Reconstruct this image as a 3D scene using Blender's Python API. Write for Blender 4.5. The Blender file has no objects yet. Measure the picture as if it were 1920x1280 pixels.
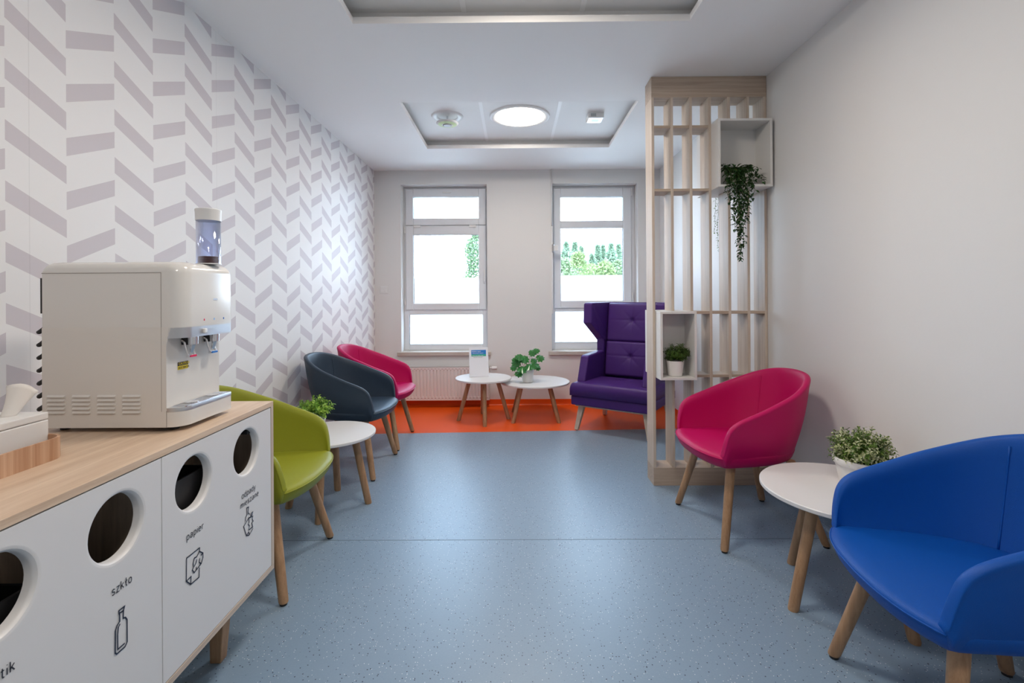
import bpy, bmesh, math, random
import numpy as np
from mathutils import Vector, Matrix
random.seed(7)
S = bpy.context.scene
COL = S.collection
PI = math.pi
def rad(a): return a*PI/180
H = 1.263            # eye height
CEIL = 2.7
# ------------------------------------------------------------------ camera
cd = bpy.data.cameras.new('camera'); cam = bpy.data.objects.new('camera', cd); COL.objects.link(cam)
cd.sensor_fit = 'HORIZONTAL'; cd.sensor_width = 36; cd.lens = 906*36/1920
cd.shift_x = -(960.3-960)/1920; cd.shift_y = -(640-552.6)/1920
cd.clip_start = .02; cd.clip_end = 400
yaw, pitch, roll = rad(.292), rad(-.0415), rad(-.3644)
def _cam_matrix():
    cy, sy, cp, sp, cr, sr = math.cos(yaw), math.sin(yaw), math.cos(pitch), math.sin(pitch), math.cos(roll), math.sin(roll)
    M = np.array([[1, 0, 0], [0, 0, -1], [0, 1, 0.]])
    Ry = np.array([[cy, sy, 0], [-sy, cy, 0], [0, 0, 1]])
    Rp = np.array([[1, 0, 0], [0, cp, -sp], [0, sp, cp]])
    Rr = np.array([[cr, -sr, 0], [sr, cr, 0], [0, 0, 1]])
    A = Rr@Rp@M@Ry                       # rows: image right, image down, forward
    R = np.stack([A[0], -A[1], -A[2]], 1)
    m = Matrix([[*R[0], 0], [*R[1], 0], [*R[2], H], [0, 0, 0, 1]])
    return m
cam.matrix_world = _cam_matrix()
S.camera = cam
# ------------------------------------------------------------------ view
S.view_settings.view_transform = 'Standard'; S.view_settings.look = 'None'
S.view_settings.gamma = 1; S.view_settings.use_curve_mapping = False
S.view_settings.exposure = 1.12
# ------------------------------------------------------------------ world: bright hazy sky
W = bpy.data.worlds.new('sky'); S.world = W; W.use_nodes = True
nt = W.node_tree; nt.nodes.clear()
wo = nt.nodes.new('ShaderNodeOutputWorld'); bg = nt.nodes.new('ShaderNodeBackground')
tc = nt.nodes.new('ShaderNodeTexCoord'); mp = nt.nodes.new('ShaderNodeMapping'); mp.inputs['Scale'].default_value = (1, 1, 2.6)
nz = nt.nodes.new('ShaderNodeTexNoise'); nz.inputs['Scale'].default_value = 3.1; nz.inputs['Detail'].default_value = 6
cr = nt.nodes.new('ShaderNodeValToRGB'); cr.color_ramp.elements[0].position = .38; cr.color_ramp.elements[1].position = .62
cr.color_ramp.elements[0].color = (.46, .70, 1.0, 1); cr.color_ramp.elements[1].color = (.76, .88, 1, 1)
nt.links.new(tc.outputs['Generated'], mp.inputs['Vector']); nt.links.new(mp.outputs['Vector'], nz.inputs['Vector'])
nt.links.new(nz.outputs['Fac'], cr.inputs['Fac']); nt.links.new(cr.outputs['Color'], bg.inputs['Color'])
bg.inputs['Strength'].default_value = 7.6
nt.links.new(bg.outputs['Background'], wo.inputs['Surface'])
sd = bpy.data.lights.new('sun', 'SUN'); sd.energy = 2.5; sd.angle = rad(2); sd.color = (1, .96, .88)
sun = bpy.data.objects.new('sun', sd); COL.objects.link(sun); sun.rotation_euler = (rad(42), 0, rad(-20))
# portals in the two window openings guide the daylight
for px0, px1 in ((-1.30, -.315), (.424, 1.416)):
    ld = bpy.data.lights.new('window_portal', 'AREA'); ld.shape = 'RECTANGLE'; ld.size = px1-px0; ld.size_y = 1.9
    ld.cycles.is_portal = True
    lo = bpy.data.objects.new('window_portal', ld); COL.objects.link(lo)
    lo.location = ((px0+px1)/2, 5.80, 1.58); lo.rotation_euler = (rad(-90), 0, 0)

# ================================================================== materials
def nodes(name):
    m = bpy.data.materials.new(name); m.use_nodes = True
    n = m.node_tree; b = n.nodes['Principled BSDF']; return m, n, b
def plain(name, col, rough=.5, metal=0, bump=0, bscale=200, spec=.5, vary=0, emit=None, estr=0):
    m, n, b = nodes(name)
    b.inputs['Base Color'].default_value = (*col, 1); b.inputs['Roughness'].default_value = rough
    b.inputs['Metallic'].default_value = metal; b.inputs['Specular IOR Level'].default_value = spec
    t = n.nodes.new('ShaderNodeTexCoord')
    if vary:
        z = n.nodes.new('ShaderNodeTexNoise'); z.inputs['Scale'].default_value = 6; z.inputs['Detail'].default_value = 4
        n.links.new(t.outputs['Object'], z.inputs['Vector'])
        mx = n.nodes.new('ShaderNodeMix'); mx.data_type = 'RGBA'
        mx.inputs['A'].default_value = (*[c*(1-vary) for c in col], 1); mx.inputs['B'].default_value = (*[min(1, c*(1+vary)) for c in col], 1)
        n.links.new(z.outputs['Fac'], mx.inputs['Factor']); n.links.new(mx.outputs['Result'], b.inputs['Base Color'])
    if bump:
        z = n.nodes.new('ShaderNodeTexNoise'); z.inputs['Scale'].default_value = bscale; z.inputs['Detail'].default_value = 3
        n.links.new(t.outputs['Object'], z.inputs['Vector'])
        bp = n.nodes.new('ShaderNodeBump'); bp.inputs['Strength'].default_value = bump; bp.inputs['Distance'].default_value = .002
        n.links.new(z.outputs['Fac'], bp.inputs['Height']); n.links.new(bp.outputs['Normal'], b.inputs['Normal'])
    if emit:
        b.inputs['Emission Color'].default_value = (*emit, 1); b.inputs['Emission Strength'].default_value = estr
    return m
def wood(name, c0, c1, stretch=(14, 14, .9), rough=.5, scale=4., fine=.35):
    m, n, b = nodes(name)
    t = n.nodes.new('ShaderNodeTexCoord'); mp = n.nodes.new('ShaderNodeMapping'); mp.inputs['Scale'].default_value = stretch
    n.links.new(t.outputs['Object'], mp.inputs['Vector'])
    a = n.nodes.new('ShaderNodeTexNoise'); a.inputs['Scale'].default_value = scale; a.inputs['Detail'].default_value = 5; a.inputs['Distortion'].default_value = .6
    f = n.nodes.new('ShaderNodeTexNoise'); f.inputs['Scale'].default_value = scale*9; f.inputs['Detail'].default_value = 3
    n.links.new(mp.outputs['Vector'], a.inputs['Vector']); n.links.new(mp.outputs['Vector'], f.inputs['Vector'])
    mm = n.nodes.new('ShaderNodeMath'); mm.operation = 'MULTIPLY_ADD'; mm.inputs[1].default_value = fine
    n.links.new(f.outputs['Fac'], mm.inputs[0]); n.links.new(a.outputs['Fac'], mm.inputs[2])
    r = n.nodes.new('ShaderNodeValToRGB'); r.color_ramp.elements[0].position = .45; r.color_ramp.elements[1].position = .85
    r.color_ramp.elements[0].color = (*c0, 1); r.color_ramp.elements[1].color = (*c1, 1)
    n.links.new(mm.outputs[0], r.inputs['Fac']); n.links.new(r.outputs['Color'], b.inputs['Base Color'])
    b.inputs['Roughness'].default_value = rough
    bp = n.nodes.new('ShaderNodeBump'); bp.inputs['Strength'].default_value = .12; bp.inputs['Distance'].default_value = .001
    n.links.new(mm.outputs[0], bp.inputs['Height']); n.links.new(bp.outputs['Normal'], b.inputs['Normal'])
    return m
def speckled(name, base, dark, light, patch, spec=.5):
    m, n, b = nodes(name)
    t = n.nodes.new('ShaderNodeTexCoord')
    def mix(a, bb, fac):
        x = n.nodes.new('ShaderNodeMix'); x.data_type = 'RGBA'
        if isinstance(a, tuple): x.inputs['A'].default_value = (*a, 1)
        else: n.links.new(a, x.inputs['A'])
        x.inputs['B'].default_value = (*bb, 1); n.links.new(fac, x.inputs['Factor']); return x.outputs['Result']
    z = n.nodes.new('ShaderNodeTexNoise'); z.inputs['Scale'].default_value = 160; z.inputs['Detail'].default_value = 2
    n.links.new(t.outputs['Object'], z.inputs['Vector'])
    c = mix(base, patch, z.outputs['Fac'])
    for sc, col, th, pick in ((95, dark, .22, .76), (120, light, .20, .76)):
        v = n.nodes.new('ShaderNodeTexVoronoi'); v.inputs['Scale'].default_value = sc
        n.links.new(t.outputs['Object'], v.inputs['Vector'])
        lt = n.nodes.new('ShaderNodeMath'); lt.operation = 'LESS_THAN'; lt.inputs[1].default_value = th
        n.links.new(v.outputs['Distance'], lt.inputs[0])
        sp = n.nodes.new('ShaderNodeSeparateColor'); n.links.new(v.outputs['Color'], sp.inputs['Color'])
        gt = n.nodes.new('ShaderNodeMath'); gt.operation = 'GREATER_THAN'; gt.inputs[1].default_value = pick
        n.links.new(sp.outputs['Red'], gt.inputs[0])
        ml = n.nodes.new('ShaderNodeMath'); ml.operation = 'MULTIPLY'
        n.links.new(lt.outputs[0], ml.inputs[0]); n.links.new(gt.outputs[0], ml.inputs[1])
        c = mix(c, col, ml.outputs[0])
    n.links.new(c, b.inputs['Base Color'])
    b.inputs['Roughness'].default_value = .36; b.inputs['Specular IOR Level'].default_value = spec
    zz = n.nodes.new('ShaderNodeTexNoise'); zz.inputs['Scale'].default_value = 60
    n.links.new(t.outputs['Object'], zz.inputs['Vector'])
    bp = n.nodes.new('ShaderNodeBump'); bp.inputs['Strength'].default_value = .15; bp.inputs['Distance'].default_value = .001
    n.links.new(zz.outputs['Fac'], bp.inputs['Height']); n.links.new(bp.outputs['Normal'], b.inputs['Normal'])
    return m
def wallpaper():
    m, n, b = nodes('chevron_wallpaper')
    t = n.nodes.new('ShaderNodeTexCoord'); s = n.nodes.new('ShaderNodeSeparateXYZ'); n.links.new(t.outputs['Object'], s.inputs[0])
    def M(op, a, bb=None, cc=None):
        x = n.nodes.new('ShaderNodeMath'); x.operation = op
        for i, v in enumerate((a, bb, cc)):
            if v is None: continue
            if isinstance(v, (int, float)): x.inputs[i].default_value = v
            else: n.links.new(v, x.inputs[i])
        return x.outputs[0]
    # columns 0.2095 wide, alternate ones fall / rise by 0.092; bands 0.065 tall every 0.1935
    w = .2093
    k = M('DIVIDE', M('SUBTRACT', s.outputs['Y'], 1.516), w)
    fl = M('FLOOR', k); u = M('SUBTRACT', k, fl)
    odd = M('FLOORED_MODULO', fl, 2.0)
    topf = M('SUBTRACT', 2.216, M('MULTIPLY', u, .093))
    topr = M('ADD', 2.0305, M('MULTIPLY', u, .093))
    top = M('ADD', M('MULTIPLY', topf, M('SUBTRACT', 1.0, odd)), M('MULTIPLY', topr, odd))
    d = M('FLOORED_MODULO', M('SUBTRACT', top, s.outputs['Z']), .1935)
    band = M('LESS_THAN', d, .065)
    # paper seams
    sm = M('LESS_THAN', M('ABSOLUTE', M('SUBTRACT', M('FLOORED_MODULO', M('SUBTRACT', s.outputs['Y'], 1.592), 1.01), .505)), .5035)
    z = n.nodes.new('ShaderNodeTexNoise'); z.inputs['Scale'].default_value = 3
    n.links.new(t.outputs['Object'], z.inputs['Vector'])
    mx = n.nodes.new('ShaderNodeMix'); mx.data_type = 'RGBA'; mx.inputs['A'].default_value = (.82, .81, .81, 1); mx.inputs['B'].default_value = (.61, .565, .595, 1)
    n.links.new(band, mx.inputs['Factor'])
    m2 = n.nodes.new('ShaderNodeMix'); m2.data_type = 'RGBA'; m2.blend_type = 'MULTIPLY'; m2.inputs['B'].default_value = (.9, .9, .9, 1)
    n.links.new(M('SUBTRACT', 1.0, sm), m2.inputs['Factor']); n.links.new(mx.outputs['Result'], m2.inputs['A'])
    n.links.new(m2.outputs['Result'], b.inputs['Base Color']); b.inputs['Roughness'].default_value = .55
    return m
def leafmat(name, c0, c1, rough=.45, trans=.25):
    m, n, b = nodes(name)
    g = n.nodes.new('ShaderNodeNewGeometry'); r = n.nodes.new('ShaderNodeValToRGB')
    r.color_ramp.elements[0].color = (*c0, 1); r.color_ramp.elements[1].color = (*c1, 1)
    n.links.new(g.outputs['Random Per Island'], r.inputs['Fac']); n.links.new(r.outputs['Color'], b.inputs['Base Color'])
    b.inputs['Roughness'].default_value = rough
    tr = n.nodes.new('ShaderNodeBsdfTranslucent'); n.links.new(r.outputs['Color'], tr.inputs['Color'])
    mx = n.nodes.new('ShaderNodeMixShader'); mx.inputs[0].default_value = trans
    o = n.nodes['Material Output']; n.links.new(b.outputs[0], mx.inputs[1]); n.links.new(tr.outputs[0], mx.inputs[2]); n.links.new(mx.outputs[0], o.inputs[0])
    return m
def glassmat():
    m, n, b = nodes('window_glass'); n.nodes.remove(b)
    t = n.nodes.new('ShaderNodeBsdfTransparent'); t.inputs[0].default_value = (.97, .985, .99, 1)
    g = n.nodes.new('ShaderNodeBsdfGlossy'); g.inputs['Roughness'].default_value = .02
    f = n.nodes.new('ShaderNodeFresnel'); f.inputs['IOR'].default_value = 1.45
    mx = n.nodes.new('ShaderNodeMixShader'); n.links.new(f.outputs[0], mx.inputs[0]); n.links.new(t.outputs[0], mx.inputs[1]); n.links.new(g.outputs[0], mx.inputs[2])
    n.links.new(mx.outputs[0], n.nodes['Material Output'].inputs[0]); return m
def frostmat():
    m, n, b = nodes('frosted_film'); n.nodes.remove(b)
    t = n.nodes.new('ShaderNodeBsdfTranslucent'); t.inputs[0].default_value = (1, 1, 1, 1)
    g = n.nodes.new('ShaderNodeBsdfDiffuse'); g.inputs[0].default_value = (.9, .92, .94, 1)
    mx = n.nodes.new('ShaderNodeMixShader'); mx.inputs[0].default_value = .12; n.links.new(t.outputs[0], mx.inputs[1]); n.links.new(g.outputs[0], mx.inputs[2])
    n.links.new(mx.outputs[0], n.nodes['Material Output'].inputs[0]); return m
def tintglass():
    m, n, b = nodes('blue_clear_plastic'); n.nodes.remove(b)
    t = n.nodes.new('ShaderNodeBsdfTransparent'); t.inputs[0].default_value = (.87, .90, .995, 1)
    g = n.nodes.new('ShaderNodeBsdfGlossy'); g.inputs['Roughness'].default_value = .08; g.inputs[0].default_value = (.9, .93, 1, 1)
    l = n.nodes.new('ShaderNodeLayerWeight'); l.inputs[0].default_value = .35
    mx = n.nodes.new('ShaderNodeMixShader'); n.links.new(l.outputs['Facing'], mx.inputs[0]); n.links.new(t.outputs[0], mx.inputs[1]); n.links.new(g.outputs[0], mx.inputs[2])
    n.links.new(mx.outputs[0], n.nodes['Material Output'].inputs[0]); return m

M_wall = plain('wall_paint', (.755, .75, .74), .6, bump=.08, bscale=120)
M_ceil = plain('ceiling_paint', (.90, .895, .89), .7, bump=.05, bscale=90)
M_panel = plain('ceiling_panel_white', (.86, .855, .845), .65, bump=.05, bscale=150)
M_white = plain('white_plastic', (.80, .80, .80), .35)
M_joint = plain('joint_profile_white', (.95, .95, .95), .4)
M_pvc = plain('window_pvc', (.78, .80, .83), .3)
M_lacq = plain('white_lacquer', (.74, .74, .75), .38, bump=.03, bscale=80)
M_box = plain('white_laminate', (.74, .73, .71), .45)
M_rad = plain('radiator_enamel', (.80, .78, .77), .4)
M_black = plain('black_plastic', (.015, .015, .017), .5)
M_dark = plain('dark_recess', (.03, .028, .03), .7)
M_chrome = plain('chrome', (.80, .80, .82), .18, metal=1)
M_brushed = plain('brushed_metal', (.62, .63, .65), .38, metal=1, bump=.05, bscale=300)
M_floor = speckled('blue_vinyl', (.20, .29, .395), (.03, .04, .07), (.66, .70, .72), (.24, .33, .43))
M_orange = speckled('orange_vinyl', (.80, .095, .008), (.74, .08, .008), (.84, .12, .015), (.86, .105, .010), .25)
M_seam = plain('seam_line', (.13, .18, .22), .6)
M_wpaper = wallpaper()
M_ink = plain('dark_blue_ink', (.012, .02, .05), .5)
M_ink2 = plain('grey_ink', (.03, .033, .05), .5)
M_legz = wood('oak_leg', (.31, .17, .088), (.46, .28, .155), (16, 16, 1.2), .5, 3)
M_ash = wood('pale_ash_upright', (.52, .42, .335), (.64, .545, .455), (22, 22, .8), .5, 3)
M_ashx = wood('shaded_ash_beam', (.42, .32, .245), (.55, .445, .35), (.8, 22, 22), .5, 3)  # ash darkened for beams and rails, their shade put into the colour
M_top = wood('ash_worktop', (.56, .40, .28), (.72, .56, .42), (12, .7, 12), .42, 3)
M_edge = wood('ash_edging', (.50, .40, .32), (.64, .54, .45), (12, .7, 22), .5, 3)
M_tray = wood('striped_bamboo', (.42, .22, .12), (.74, .50, .34), (26, 26, .5), .45, 1.6, .15)
M_inside = wood('cabinet_back_oak', (.40, .32, .25), (.54, .44, .35), (18, 18, 1), .6, 3)
M_pot = plain('white_pot', (.78, .77, .75), .45)
M_soil = plain('soil', (.05, .035, .025), .9, bump=.6, bscale=80)
M_stone = plain('stone_sill', (.55, .50, .45), .45, vary=.12, bump=.05)
M_emit = plain('lamp_diffuser', (1, .97, .92), .5, emit=(1, .90, .79), estr=25)
M_glass = glassmat(); M_frost = frostmat(); M_blueplastic = tintglass()
M_disp = plain('glossy_white_casing', (.74, .73, .71), .16)
M_disps = plain('satin_casing', (.72, .70, .67), .42)
M_tissue = plain('tissue_paper', (.82, .79, .76), .9)
M_paperlabel = plain('white_card', (.80, .82, .88), .4)
M_lblue = plain('label_blue', (.01, .20, .60), .4)
M_lgreen = plain('label_green', (.03, .42, .28), .4)
M_yellow = plain('label_yellow', (.80, .62, .02), .4)
M_red = plain('red_mark', (.75, .02, .10), .4); M_bluem = plain('blue_mark', (.02, .18, .60), .4)
def leather(name, c, r=.42): return plain(name, c, r, bump=.25, bscale=420, spec=.28)
L_pink = leather('magenta_leather', (.48, .0, .098), .46); L_blue = leather('royal_blue_leather', (.0, .075, .38), .50)
L_navy = leather('slate_navy_leather', (.028, .047, .075), .42); L_green = leather('olive_green_leather', (.27, .29, .022), .45)
L_purple = leather('deep_purple_leather', (.062, .020, .160), .42)

# ================================================================== mesh helpers
def mesh(name, V, F, mat, parent=None, smooth=False, mats=None, fm=None):
    me = bpy.data.meshes.new(name); me.from_pydata([tuple(map(float, v)) for v in V], [], [tuple(int(i) for i in f) for f in F]); 
    for m in (mats or [mat]): me.materials.append(m)
    if fm: me.polygons.foreach_set('material_index', fm)
    if smooth: me.polygons.foreach_set('use_smooth', [True]*len(me.polygons))
    me.update()
    bm = bmesh.new(); bm.from_mesh(me); bmesh.ops.recalc_face_normals(bm, faces=bm.faces); bm.to_mesh(me); bm.free()
    o = bpy.data.objects.new(name, me); COL.objects.link(o)
    if parent: o.parent = parent
    return o
class B:
    """collects shapes into one mesh"""
    def __init__(s): s.V = []; s.F = []; s.fm = []; s.m = 0
    def add(s, V, F):
        k = len(s.V); s.V += list(V); s.F += [tuple(i+k for i in f) for f in F]; s.fm += [s.m]*len(F); return s
    def box(s, x0, x1, y0, y1, z0, z1):
        V = [(x, y, z) for x in (x0, x1) for y in (y0, y1) for z in (z0, z1)]
        return s.add(V, [(0, 1, 3, 2), (4, 6, 7, 5), (0, 4, 5, 1), (2, 3, 7, 6), (0, 2, 6, 4), (1, 5, 7, 3)])
    def rings(s, R, cap0=True, cap1=True, closed=True):
        n = len(R[0]); V = [p for r in R for p in r]; F = []
        for i in range(len(R)-1):
            for j in range(n if closed else n-1):
                a = i*n+j; b = i*n+(j+1) % n; F.append((a, b, b+n, a+n))
        if cap0: F.append(tuple(range(n)))
        if cap1: F.append(tuple((len(R)-1)*n+j for j in reversed(range(n))))
        return s.add(V, F)
    def cyl(s, p0, p1, r0, r1=None, n=16):
        r1 = r0 if r1 is None else r1
        a = Vector(p0); b = Vector(p1); d = (b-a).normalized(); u = d.orthogonal().normalized(); v = d.cross(u)
        R = [[tuple(p+(u*math.cos(t)+v*math.sin(t))*r) for t in [2*PI*k/n for k in range(n)]] for p, r in ((a, r0), (b, r1))]
        return s.rings(R)
    def leg(s, top, foot, rt, rb, n=20):    # horizontal rings, so the ends lie flat
        R = []
        for f in (0, .35, .7, .985, 1):
            p = Vector(foot)*f+Vector(top)*(1-f); r = rt+(rb-rt)*f
            if f == 1: r *= .9
            R.append([(p.x+r*math.cos(2*PI*k/n), p.y+r*math.sin(2*PI*k/n), p.z) for k in range(n)])
        return s.rings(R)
    def tube(s, P, r, n=8, cap=True):
        P = [Vector(p) for p in P]; R = []; u = None
        for i, p in enumerate(P):
            d = (P[min(i+1, len(P)-1)]-P[max(i-1, 0)]).normalized()
            u = d.orthogonal().normalized() if u is None else (u-d*u.dot(d)).normalized()
            v = d.cross(u); rr = r(i/(len(P)-1)) if callable(r) else r
            R.append([tuple(p+(u*math.cos(t)+v*math.sin(t))*rr) for t in [2*PI*k/n for k in range(n)]])
        return s.rings(R, cap, cap)
    def lathe(s, prof, c=(0, 0, 0), n=40, cap0=True, cap1=True):
        R = [[(c[0]+r*math.cos(2*PI*k/n), c[1]+r*math.sin(2*PI*k/n), c[2]+z) for k in range(n)] for r, z in prof]
        return s.rings(R, cap0, cap1)
    def build(s, name, mat, parent=None, smooth=False, bevel=0, seg=2, sub=0, mats=None, autosmooth=None):
        o = mesh(name, s.V, s.F, mat, parent, smooth, mats, s.fm if mats else None)
        if bevel:
            d = o.modifiers.new('bevel', 'BEVEL'); d.width = bevel; d.segments = seg; d.limit_method = 'ANGLE'; d.angle_limit = rad(35); d.harden_normals = False
        if sub:
            d = o.modifiers.new('sub', 'SUBSURF'); d.levels = sub; d.render_levels = sub
        if autosmooth: sharp(o, autosmooth)
        return o
def sharp(o, ang):
    me = o.data; me.polygons.foreach_set('use_smooth', [True]*len(me.polygons))
    bm = bmesh.new(); bm.from_mesh(me)
    for e in bm.edges:
        if len(e.link_faces) == 2 and e.calc_face_angle(0) > rad(ang): e.smooth = False
    bm.to_mesh(me); bm.free()
def thing(name, label, cat, loc=(0, 0, 0), rotz=0, group=None):
    o = bpy.data.objects.new(name, None); COL.objects.link(o); o.empty_display_size = .05
    o.location = loc; o.rotation_euler = (0, 0, rotz); tag(o, label, cat, group); return o
def tag(o, label, cat, group=None):
    o['label'] = label; o['category'] = cat
    if group: o['group'] = group
    return o
def struct(o): o['kind'] = 'structure'; return o
def copy_tree(o, parent=None):
    c = o.copy(); COL.objects.link(c)
    if parent: c.parent = parent
    for ch in list(o.children): copy_tree(ch, c)
    return c
def ipol(xs, t):     # piecewise smooth (Catmull-Rom) through control rows, t in 0..1
    xs = np.asarray(xs, float); n = len(xs)-1; f = min(max(t*n, 0), n-1e-9); i = int(f); u = f-i
    p0, p1, p2, p3 = xs[max(i-1, 0)], xs[i], xs[i+1], xs[min(i+2, n)]
    return .5*((2*p1)+(-p0+p2)*u+(2*p0-5*p1+4*p2-p3)*u*u+(-p0+3*p1-3*p2+p3)*u**3)

# ================================================================== room shell
XL, XR, YB, YN = -1.605, 1.671, 5.54, -2.3
def yb_orange(x): return 4.482+.0435*x
# floor: blue field and orange field
EX = .25
fl = B(); a, b = yb_orange(XL-EX), yb_orange(XR+EX)
fl.m = 0; fl.add([(XL-EX, YN-EX, 0), (XR+EX, YN-EX, 0), (XR+EX, b, 0), (XL-EX, a, 0)], [(0, 1, 2, 3)])
fl.m = 1; fl.add([(XL-EX, a, 0), (XR+EX, b, 0), (XR+EX, YB+EX, 0), (XL-EX, YB+EX, 0)], [(0, 1, 2, 3)])
fl.m = 0; fl.add([(XL-EX, YN-EX, -.2), (XR+EX, YN-EX, -.2), (XR+EX, YB+EX, -.2), (XL-EX, YB+EX, -.2)], [(3, 2, 1, 0)])
floor = struct(fl.build('floor', None, mats=[M_floor, M_orange]))
sm = B(); sm.box(XL, XR, 2.496, 2.5, -.001, .0006); sm.build('floor_seam', M_seam, floor)
# left wall (wallpaper)
struct(B().box(XL-.2, XL, YN, YB+EX, -.1, 3.0).build('wall_left', M_wpaper))
struct(B().box(XR, XR+.2, YN, YB+EX, -.1, 3.0).build('wall_right', M_wall))
struct(B().box(XL-.2, XR+.2, YN-.2, YN, -.1, 3.0).build('wall_near', M_wall))
W1 = (-1.302, -.313); W2 = (.424, 1.416); ZS, ZT = .60, 2.54
wb = B(); y0, y1 = YB, YB+.30
for x0, x1, z0, z1 in ((XL-.2, W1[0], -.1, 3), (W1[1], W2[0], -.1, 3), (W2[1], XR+.2, -.1, 3), (W1[0], W1[1], -.1, ZS), (W2[0], W2[1], -.1, ZS), (W1[0], W1[1], ZT, 3), (W2[0], W2[1], ZT, 3)):
    wb.box(x0, x1, y0, y1, z0, z1)
struct(wb.build('wall_back', M_wall))
# coved vinyl baseboards
def cove(name, p0, p1, nrm, mat):
    P = []; r = .02
    prof = [(0, .072), (.004, .072), (.004, .03), (.0065, .016), (.013, .007), (.022, .0015), (.022, 0), (0, 0)]
    R = [[(p[0]+nrm[0]*d, p[1]+nrm[1]*d, z) for d, z in prof] for p in (p0, p1)]
    return struct(B().rings(R).build(name, mat))
cove('baseboard_back', (XL, YB), (XR, YB), (0, -1), M_orange)
cove('baseboard_right_far', (XR, yb_orange(XR)), (XR, YB), (-1, 0), M_orange)
cove('baseboard_right', (XR, YN), (XR, yb_orange(XR)), (-1, 0), M_floor)
cove('baseboard_left_far', (XL, yb_orange(XL)), (XL, YB), (1, 0), M_orange)
cove('baseboard_left', (XL, YN), (XL, yb_orange(XL)), (1, 0), M_floor)
# ceiling with three recessed trays
TX0, TX1 = -.845, .93
TR = [(3.592, 4.722), (1.41, 2.545), (-.77, .36)]
cl = B(); ys = [YN-.2]
for a, b in sorted(TR): ys += [a, b]
ys.append(YB+.3); CT = .036
for i in range(0, len(ys), 2): cl.box(XL-.2, XR+.2, ys[i], ys[i+1], CEIL, CEIL+CT)
for a, b in TR: cl.box(XL-.2, TX0, a, b, CEIL, CEIL+CT); cl.box(TX1, XR+.2, a, b, CEIL, CEIL+CT)
ceiling = struct(cl.build('ceiling', M_ceil))
up = B(); up.box(XL-.2, XR+.2, YN-.2, YB+.3, 2.80, 2.95); up.build('roof_slab', M_ceil, ceiling)
TZ = 2.785; G = .05
panel_seams = (-.262, .370)
for a, b in TR:
    s = B(); o = .03
    s.box(TX0-G-o, TX0-G, a-G-o, b+G+o, CEIL+CT, TZ+.02); s.box(TX1+G, TX1+G+o, a-G-o, b+G+o, CEIL+CT, TZ+.02)
    s.box(TX0-G, TX1+G, a-G-o, a-G, CEIL+CT, TZ+.02); s.box(TX0-G, TX1+G, b+G, b+G+o, CEIL+CT, TZ+.02)
    s.build('tray_side', M_ceil, ceiling)
    xs = [TX0-G, panel_seams[0], panel_seams[1], TX1+G]
    for i in range(3):
        B().box(xs[i]+.011, xs[i+1]-.011, a-G, b+G, TZ, TZ+.015).build('ceiling_panel', M_panel, ceiling)
    for x in panel_seams: B().box(x-.0135, x+.0135, a-G, b+G, TZ-.003, TZ+.004).build('panel_joint', M_joint, ceiling)

# ------------------------------------------------------------------ windows
YF = 5.69
def pane_frame(b, x0, x1, z0, z1, g, y0, y1):   # g = glass rect
    gx0, gx1, gz0, gz1 = g
    b.box(x0, gx0, y0, y1, z0, z1); b.box(gx1, x1, y0, y1, z0, z1)
    b.box(gx0, gx1, y0, y1, gz1, z1); b.box(gx0, gx1, y0, y1, z0, gz0)
def glass(par, g, frost=None):
    x0, x1, z0, z1 = g
    B().box(x0-.01, x1+.01, YF+.035, YF+.045, z0-.01, z1+.01).build('glass_pane', M_glass, par)
    if frost: B().box(x0, x1, YF+.030, YF+.032, z0, frost).build('frosted_film', M_frost, par)
    g_ = B(); e = .006
    pane_frame(g_, x0-e, x1+e, z0-e, z1+e, (x0, x1, z0, z1), YF-.004, YF+.034); g_.build('glazing_gasket', M_pvc, par)
def window(n, X, sashes, fixed, film_all):
    fr = B(); z0 = .62
    x0, x1 = X
    # outer frame ring and transoms
    gx0, gx1, gz0, gz1 = fixed
    fr.box(x0, gx0, YF, YF+.07, z0, ZT); fr.box(gx1, x1, YF, YF+.07, z0, ZT)
    fr.box(gx0, gx1, YF, YF+.07, z0, gz0); fr.box(gx0, gx1, YF, YF+.07, gz1, sashes[-1][2]+.02)
    fr.box(gx0, gx1, YF, YF+.07, sashes[0][3]-.02, ZT)
    for a, c in zip(sashes[:-1], sashes[1:]): fr.box(gx0, gx1, YF+.002, YF+.07, c[3]-.02, a[2]+.02)
    w = struct(fr.build(f'window_{n}', M_pvc, bevel=.004))
    glass(w, fixed, fixed[3])
    for (sx0, sx1, sz0, sz1, panes) in sashes:
        s = B(); ya, yb = YF-.018, YF+.034
        ps = sorted(panes, key=lambda p: -p[3]); g0, g1 = ps[0][0], ps[0][1]
        s.box(sx0, g0, ya, yb, sz0, sz1); s.box(g1, sx1, ya, yb, sz0, sz1)
        s.box(g0, g1, ya, yb, ps[0][3], sz1); s.box(g0, g1, ya, yb, sz0, ps[-1][2])
        for a, c in zip(ps[:-1], ps[1:]): s.box(g0, g1, ya, yb, c[3], a[2])
        so = s.build('sash', M_pvc, w, bevel=.006)
        for p in ps:
            glass(so, p[:4], p[4] if len(p) > 4 else None)
    return w
w1 = window(1, W1, [(-1.278, -.333, 2.092, 2.52, [(-1.187, -.418, 2.172, 2.422)]),
                    (-1.278, -.333, 1.098, 2.085, [(-1.187, -.420, 1.173, 1.976, 1.472)])], (-1.240, -.377, .69, 1.040), True)
w2 = window(2, W2, [(.464, 1.372, 1.108, 2.515, [(.546, 1.277, 2.132, 2.41), (.546, 1.277, 1.193, 2.046, 1.492)])], (.477, 1.365, .706, 1.067), True)
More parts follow.
